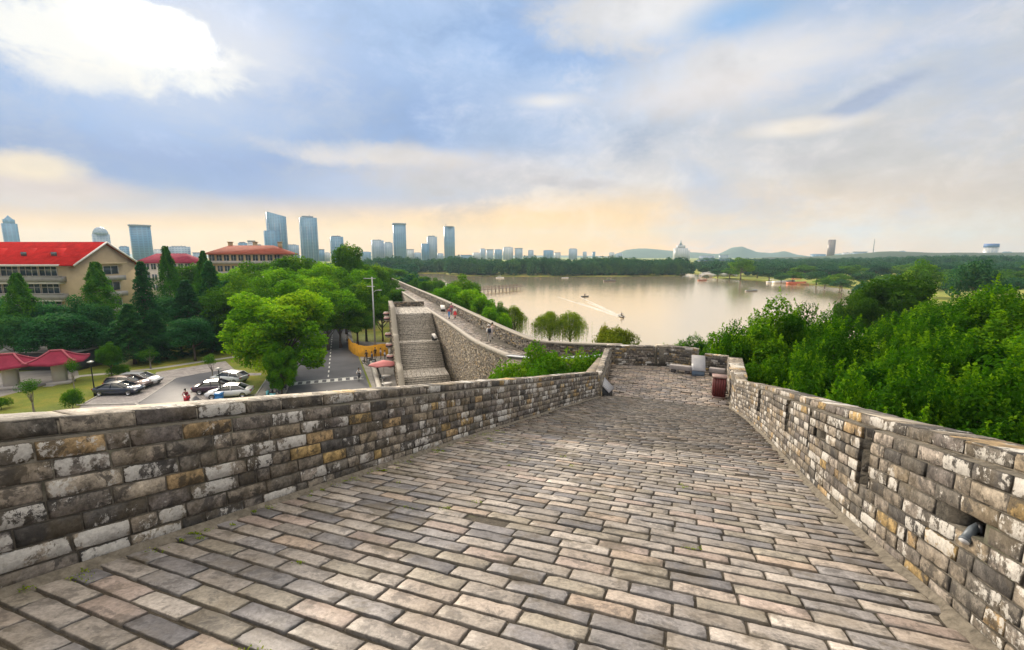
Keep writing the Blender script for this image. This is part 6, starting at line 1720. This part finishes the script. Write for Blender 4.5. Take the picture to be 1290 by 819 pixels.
boat('small white boat before the island wood left of the pale boat', gp(712, 350.5, LAKEZ), .2, 5, (.5, .5, .5), cabin=False)
for i, (u, v_, c, cc, L_, tx) in enumerate([(988, 357, (.6, .62, .64), (.6, .62, .66), 14, 'long white covered boat moored at the right bank'), (1004, 358, (.5, .12, .05), (.55, .13, .06), 12, 'orange red covered boat moored beside the white one'), (1012, 359, (.55, .3, .1), (.6, .4, .15), 7, 'small orange boat moored right of the orange red one'), (975, 356.5, (.5, .52, .55), (.6, .6, .6), 9, 'pale boat moored left of the long white one')]):
    boat(tx, gp(u, v_, LAKEZ), .15, L_, c, cab_c=cc)
# bridge
P = gp(885, 347, 0); t = thing('stone_bridge', 'low pale arched bridge over the channel between the woods', 'bridge', (P[0] + 4, 352, 0))
mb = MB(); 
for k in range(12):
    x0_, x1_ = -14 + k * 28 / 12, -14 + (k + 1) * 28 / 12
    z = lambda x: 2.9 - (x / 14) ** 2 * 1.3
    a_ = lambda x: max(-1, 1.8 * math.sqrt(max(0, 1 - ((x + 14) % 9.33 / 4.667 - 1) ** 2)) - .6)
    mb.add([(x0_, -2, a_(x0_)), (x1_, -2, a_(x1_)), (x1_, -2, z(x1_)), (x0_, -2, z(x0_)), (x0_, 2, a_(x0_)), (x1_, 2, a_(x1_)), (x1_, 2, z(x1_)), (x0_, 2, z(x0_))], np.array([(0, 1, 2, 3), (7, 6, 5, 4), (3, 2, 6, 7), (1, 0, 4, 5)]))
mb.build('arches', M['whitetrim'], t)
mb = MB()
for s_ in (-2, 2): mb.tube([(x, s_, 2.9 - (x / 14) ** 2 * 1.3 + .8) for x in np.linspace(-14, 14, 9)], .12, 4)
mb.build('railing', M['whitetrim'], t)

# moss and weeds in the paving joints
rm = np.random.RandomState(12); mb = MB()
for k in range(70):
    edge = rm.rand() < .72
    s_ = rm.uniform(.8, 9); t_ = (tl(s_) + rm.uniform(.03, .25)) if edge else rm.uniform(tl(s_) + .1, tr(s_) - .1)
    row = math.floor((s_ + 7) / .177) * .177 - 7; s2_ = s_ if edge else row + rm.uniform(-.01, .01)
    c_ = st(s2_, t_); n = rm.randint(14, 50); sp_r = rm.uniform(.015, .06)
    C_ = np.stack([c_[0] + rm.randn(n) * sp_r, c_[1] + rm.randn(n) * sp_r * .4, np.full(n, rampz(*c_) + .02) + rm.rand(n) * .022], 1)
    leaves(mb, C_, np.tile([0, 0, .6], (n, 1)), .016, .5, np.clip(.5 + rm.randn(n) * .25, 0, 1), rm)
o = mb.build('joint_moss', M['willow']); tag(o, 'tiny green moss and weeds in the joints of the ramp paving', 'moss', kind='stuff')

# ================================================================== AIR, SKY, SUN
mh = bpy.data.materials.new('haze_air'); mh.use_nodes = True; nt = mh.node_tree
for n_ in list(nt.nodes):
    if n_.type == 'BSDF_PRINCIPLED': nt.nodes.remove(n_)
pv = nt.nodes.new('ShaderNodeVolumePrincipled'); pv.inputs['Color'].default_value = HAZEC; pv.inputs['Density'].default_value = HAZED; pv.inputs['Anisotropy'].default_value = .2
nt.links.new(pv.outputs[0], nt.nodes['Material Output'].inputs['Volume'])
mb = MB(); mb.box((-GE - 20, -620, -3.5), (GE + 20, GE + 20, 262)); o = mb.build('haze', mh); tag(o, 'thin even haze filling the air', 'haze', kind='stuff')

world = bpy.data.worlds.new('World'); sc.world = world; world.use_nodes = True
nt = world.node_tree; bg = nt.nodes['Background']; bg.inputs[1].default_value = .1
def azel(u, v):
    r = ray(u, v); return math.atan2(r[0], r[1]), math.asin(r[2] / np.linalg.norm(r))
SAZ, SEL = azel(205, 50)
SUN_EL = SEL
sk = nt.nodes.new('ShaderNodeTexSky'); sk.sky_type = 'NISHITA'; sk.sun_disc = False; sk.sun_elevation = SUN_EL; sk.sun_rotation = SAZ
sk.air_density = 1.0; sk.dust_density = 1.5; sk.ozone_density = 2
tc = nt.nodes.new('ShaderNodeTexCoord').outputs['Generated']
sp = nt.nodes.new('ShaderNodeSeparateXYZ'); nt.links.new(tc, sp.inputs[0])
az = mth(nt, 'ARCTAN2', sp.outputs[0], sp.outputs[1]); el = mth(nt, 'ARCSINE', sp.outputs[2])
# stretched cloud-space coordinates
zc = mth(nt, 'ADD', mth(nt, 'MAXIMUM', sp.outputs[2], 0), .22)
cx = mth(nt, 'DIVIDE', sp.outputs[0], zc); cy = mth(nt, 'DIVIDE', sp.outputs[1], zc)
cb = nt.nodes.new('ShaderNodeCombineXYZ'); nt.links.new(cx, cb.inputs[0]); nt.links.new(cy, cb.inputs[1])
CP = cb.outputs[0]
nA = noise(nt, CP, 1.1, 9, .58, .4); nB = noise(nt, CP, 3.2, 9, .6, .5); nC = noise(nt, CP, .55, 4, .5)
mpd = N(nt, 'ShaderNodeMapping'); mpd.inputs['Scale'].default_value = (1, 1, 1.7); nt.links.new(tc, mpd.inputs[0]); DP = mpd.outputs[0]
nD = noise(nt, DP, 3.2, 12, .62, .25); nE = noise(nt, DP, 9, 12, .66, .3)
wx = mth(nt, 'SUBTRACT', nD, .5); wy = mth(nt, 'SUBTRACT', nE, .5)
def lin(c): return tuple((x / 255 / 12.92 if x / 255 <= .04045 else ((x / 255 + .055) / 1.055) ** 2.4) for x in c)
K = 10 / (2 ** EXPO)
def sky_c(c, k=1.0): return tuple(x * K * k for x in lin(c))
def blob(u, v, ru, rv, soft=.5, n1=.9, n2=.6, slope=0):
    a0, e0 = azel(u, v); ra = ru / 600; re = rv / 600
    da = mth(nt, 'SUBTRACT', az, a0); de = mth(nt, 'SUBTRACT', el, e0)
    if slope: de = mth(nt, 'ADD', de, mth(nt, 'MULTIPLY', da, slope))
    X = mth(nt, 'DIVIDE', da, ra); Y = mth(nt, 'DIVIDE', de, re)
    d = mth(nt, 'SQRT', mth(nt, 'ADD', mth(nt, 'MULTIPLY', X, X), mth(nt, 'MULTIPLY', Y, Y)))
    d = mth(nt, 'ADD', d, mth(nt, 'ADD', mth(nt, 'MULTIPLY', wx, n1 * 2), mth(nt, 'MULTIPLY', wy, n2 * 1.2)))
    s_ = nt.nodes.new('ShaderNodeMapRange'); s_.interpolation_type = 'SMOOTHSTEP'
    nt.links.new(d, s_.inputs[0]); s_.inputs[1].default_value = 1 + soft; s_.inputs[2].default_value = 1 - soft; s_.inputs[3].default_value = 0; s_.inputs[4].default_value = 1
    return s_.outputs[0]
# base veil by elevation, left and right
eln = mth(nt, 'DIVIDE', el, 1.0)
gl_ = ramp(nt, eln, [(0.0, sky_c((255, 178, 84), 1.6)), (.045, sky_c((255, 196, 112), 1.3)), (.09, sky_c((255, 208, 146), 1.12)), (.15, sky_c((225, 215, 212))), (.26, sky_c((200, 208, 226))), (.40, sky_c((178, 200, 232))), (.55, sky_c((175, 198, 232))), (.8, sky_c((245, 232, 214), 1.8)), (1.0, sky_c((250, 238, 218), ZEN))])
gr_ = ramp(nt, eln, [(0.0, sky_c((240, 190, 150), 1.3)), (.06, sky_c((228, 200, 178), 1.1)), (.15, sky_c((212, 204, 200))), (.30, sky_c((205, 208, 216))), (.42, sky_c((180, 198, 226))), (.55, sky_c((180, 200, 230))), (.8, sky_c((240, 232, 222), 1.7)), (1.0, sky_c((250, 238, 218), ZEN))])
mrr = nt.nodes.new('ShaderNodeMapRange'); mrr.interpolation_type = 'SMOOTHSTEP'; nt.links.new(az, mrr.inputs[0]); mrr.inputs[1].default_value = .1; mrr.inputs[2].default_value = .85
base_ = mixc(nt, mrr.outputs[0], gl_, gr_)
# mix a share of the physical sky in where the veil is thin
skc = sk.outputs[0]
thin = mth(nt, 'MULTIPLY', ramp(nt, nA, [(.35, .16), (.6, .03)]), ramp(nt, el, [(.15, 0), (.4, 1)]))
cur = mixc(nt, thin, base_, skc)
def add_cloud(mask, c, amt=1.0, k=1.0):
    global cur
    cur = mixc(nt, mth(nt, 'MULTIPLY', mask, amt) if amt != 1 else mask, cur, sky_c(c, k))
add_cloud(ramp(nt, nE, [(.50, 0), (.68, 1)]), (246, 234, 226), .35)
add_cloud(ramp(nt, nB, [(.50, 0), (.72, 1)]), (244, 232, 226), .3)
add_cloud(ramp(nt, nD, [(.50, 0), (.66, 1)]), (158, 178, 214), .5)
add_cloud(blob(10, 130, 80, 100, .7), (92, 150, 214), .95)
add_cloud(blob(25, 15, 110, 50, .7), (100, 156, 218), .9)
add_cloud(blob(330, 150, 300, 95, .5, .9, 1.0), (142, 170, 218), .94)
add_cloud(blob(240, 225, 270, 40, .55, .8, .8), (138, 156, 202), .9)
add_cloud(blob(470, 235, 110, 26, .6, .8, 1), (186, 190, 212), .7)
add_cloud(blob(600, 40, 230, 60, .7, 1, 1), (170, 195, 234), .75)
add_cloud(blob(705, 45, 110, 34, .5, .9, 1.4), (146, 178, 226), .75)
add_cloud(blob(650, 165, 80, 26, .6, 1, 1.2), (160, 180, 214), .7)
add_cloud(blob(130, 258, 170, 20, .5, .6, .9), (186, 180, 194), .85)
add_cloud(blob(45, 238, 60, 16, .6, .4, .8), (236, 206, 190), .8)
add_cloud(blob(35, 208, 30, 11, .6, .6, 1.4), (255, 228, 190), .85, 1.08)
add_cloud(blob(490, 196, 90, 10, .8, .8, 2.0), (250, 236, 222), .65)
add_cloud(blob(420, 200, 40, 7, .8, .8, 2.0), (250, 234, 220), .5)
add_cloud(blob(590, 222, 110, 24, .9, 1.0, 1.6), (240, 222, 208), .6)
add_cloud(blob(800, 18, 90, 26, .7, .8, 2.0), (250, 244, 238), .8, 1.0)
add_cloud(blob(690, 128, 36, 8, .8, .8, 2), (255, 244, 230), .6)
add_cloud(blob(925, 22, 46, 16, .7, .8, 1.2), (130, 180, 232), .6)
add_cloud(blob(950, 80, 110, 26, .8, 1.2, 2), (246, 238, 232), .7)
add_cloud(blob(880, 120, 90, 16, .8, 1.2, 2), (240, 230, 226), .6)
add_cloud(blob(1090, 127, 40, 10, .5, .4, .8, slope=-.35), (158, 172, 204), .75)
add_cloud(blob(1010, 160, 42, 7, .8, .6, 1.6), (255, 240, 222), .8, 1.03)
add_cloud(blob(740, 232, 34, 6, .7, .5, 1.2), (200, 188, 190), .7)
add_cloud(blob(686, 229, 24, 6, .7, .5, 1.2), (200, 188, 190), .6)
add_cloud(blob(1010, 205, 34, 7, .8, .6, 1), (204, 196, 198), .5)
add_cloud(blob(560, 243, 14, 5, .6, .4, .8), (206, 192, 192), .6)
add_cloud(blob(150, 297, 240, 20, .6, .2, .4), (255, 186, 96), .92, 1.22)
add_cloud(blob(520, 292, 260, 28, .8, .2, .4), (255, 198, 118), .75, 1.15)
# fine billow light and dark
bil = ramp(nt, nE, [(.32, .93), (.5, 1.0), (.68, 1.07)])
cur = mixc(nt, 1.0, cur, bil, 'MULTIPLY')
bil = ramp(nt, nD, [(.34, .86), (.5, 1.0), (.66, 1.08)])
cur = mixc(nt, 1.0, cur, bil, 'MULTIPLY')
# the bright opening where the sun stands behind the cloud
add_cloud(blob(165, 66, 150, 66, .9, .8, 1.4), (232, 234, 242), .6, 1.0)
add_cloud(blob(150, 52, 80, 31, .5, 1.2, 2.8), (255, 252, 245), .97, 1.05)
add_cloud(blob(110, 95, 50, 16, .6, .8, 2.0), (255, 250, 242), .8, 1.0)
add_cloud(blob(60, 40, 50, 10, .6, .8, 2.0), (255, 252, 246), .85, 1.0)
add_cloud(blob(300, 60, 70, 26, .9, .8, 1.6), (240, 238, 240), .6)
core = mth(nt, 'POWER', blob(190, 44, 52, 24, .9, .3, 1.2), 7)
add_cloud(core, (255, 250, 238), 1.0, SUNHOLE)
nt.links.new(cur, bg.inputs[0])
sun = bpy.data.lights.new('sun', 'SUN'); sun.energy = SUNE; sun.angle = R(SUNA); sun.color = (1.0, .86, .68)
so_ = bpy.data.objects.new('sun', sun); col.objects.link(so_)
d = Vector((math.sin(SAZ) * math.cos(SUN_EL), math.cos(SAZ) * math.cos(SUN_EL), math.sin(SUN_EL)))
so_.rotation_euler = (d).to_track_quat('Z', 'Y').to_euler()
sc.view_settings.view_transform = 'Standard'; sc.view_settings.look = 'None'; sc.view_settings.exposure = EXPO; sc.view_settings.gamma = 1
sc.view_settings.use_curve_mapping = False
sc.cycles.use_denoising = True; sc.cycles.denoising_prefilter = 'ACCURATE'
sc.cycles.max_bounces = 6; sc.cycles.diffuse_bounces = 3; sc.cycles.glossy_bounces = 3; sc.cycles.transmission_bounces = 4; sc.cycles.volume_bounces = 1; sc.cycles.transparent_max_bounces = 4
sc.cycles.volume_step_rate = 5
# drop helper prototype names
for o in sc.objects:
    pass
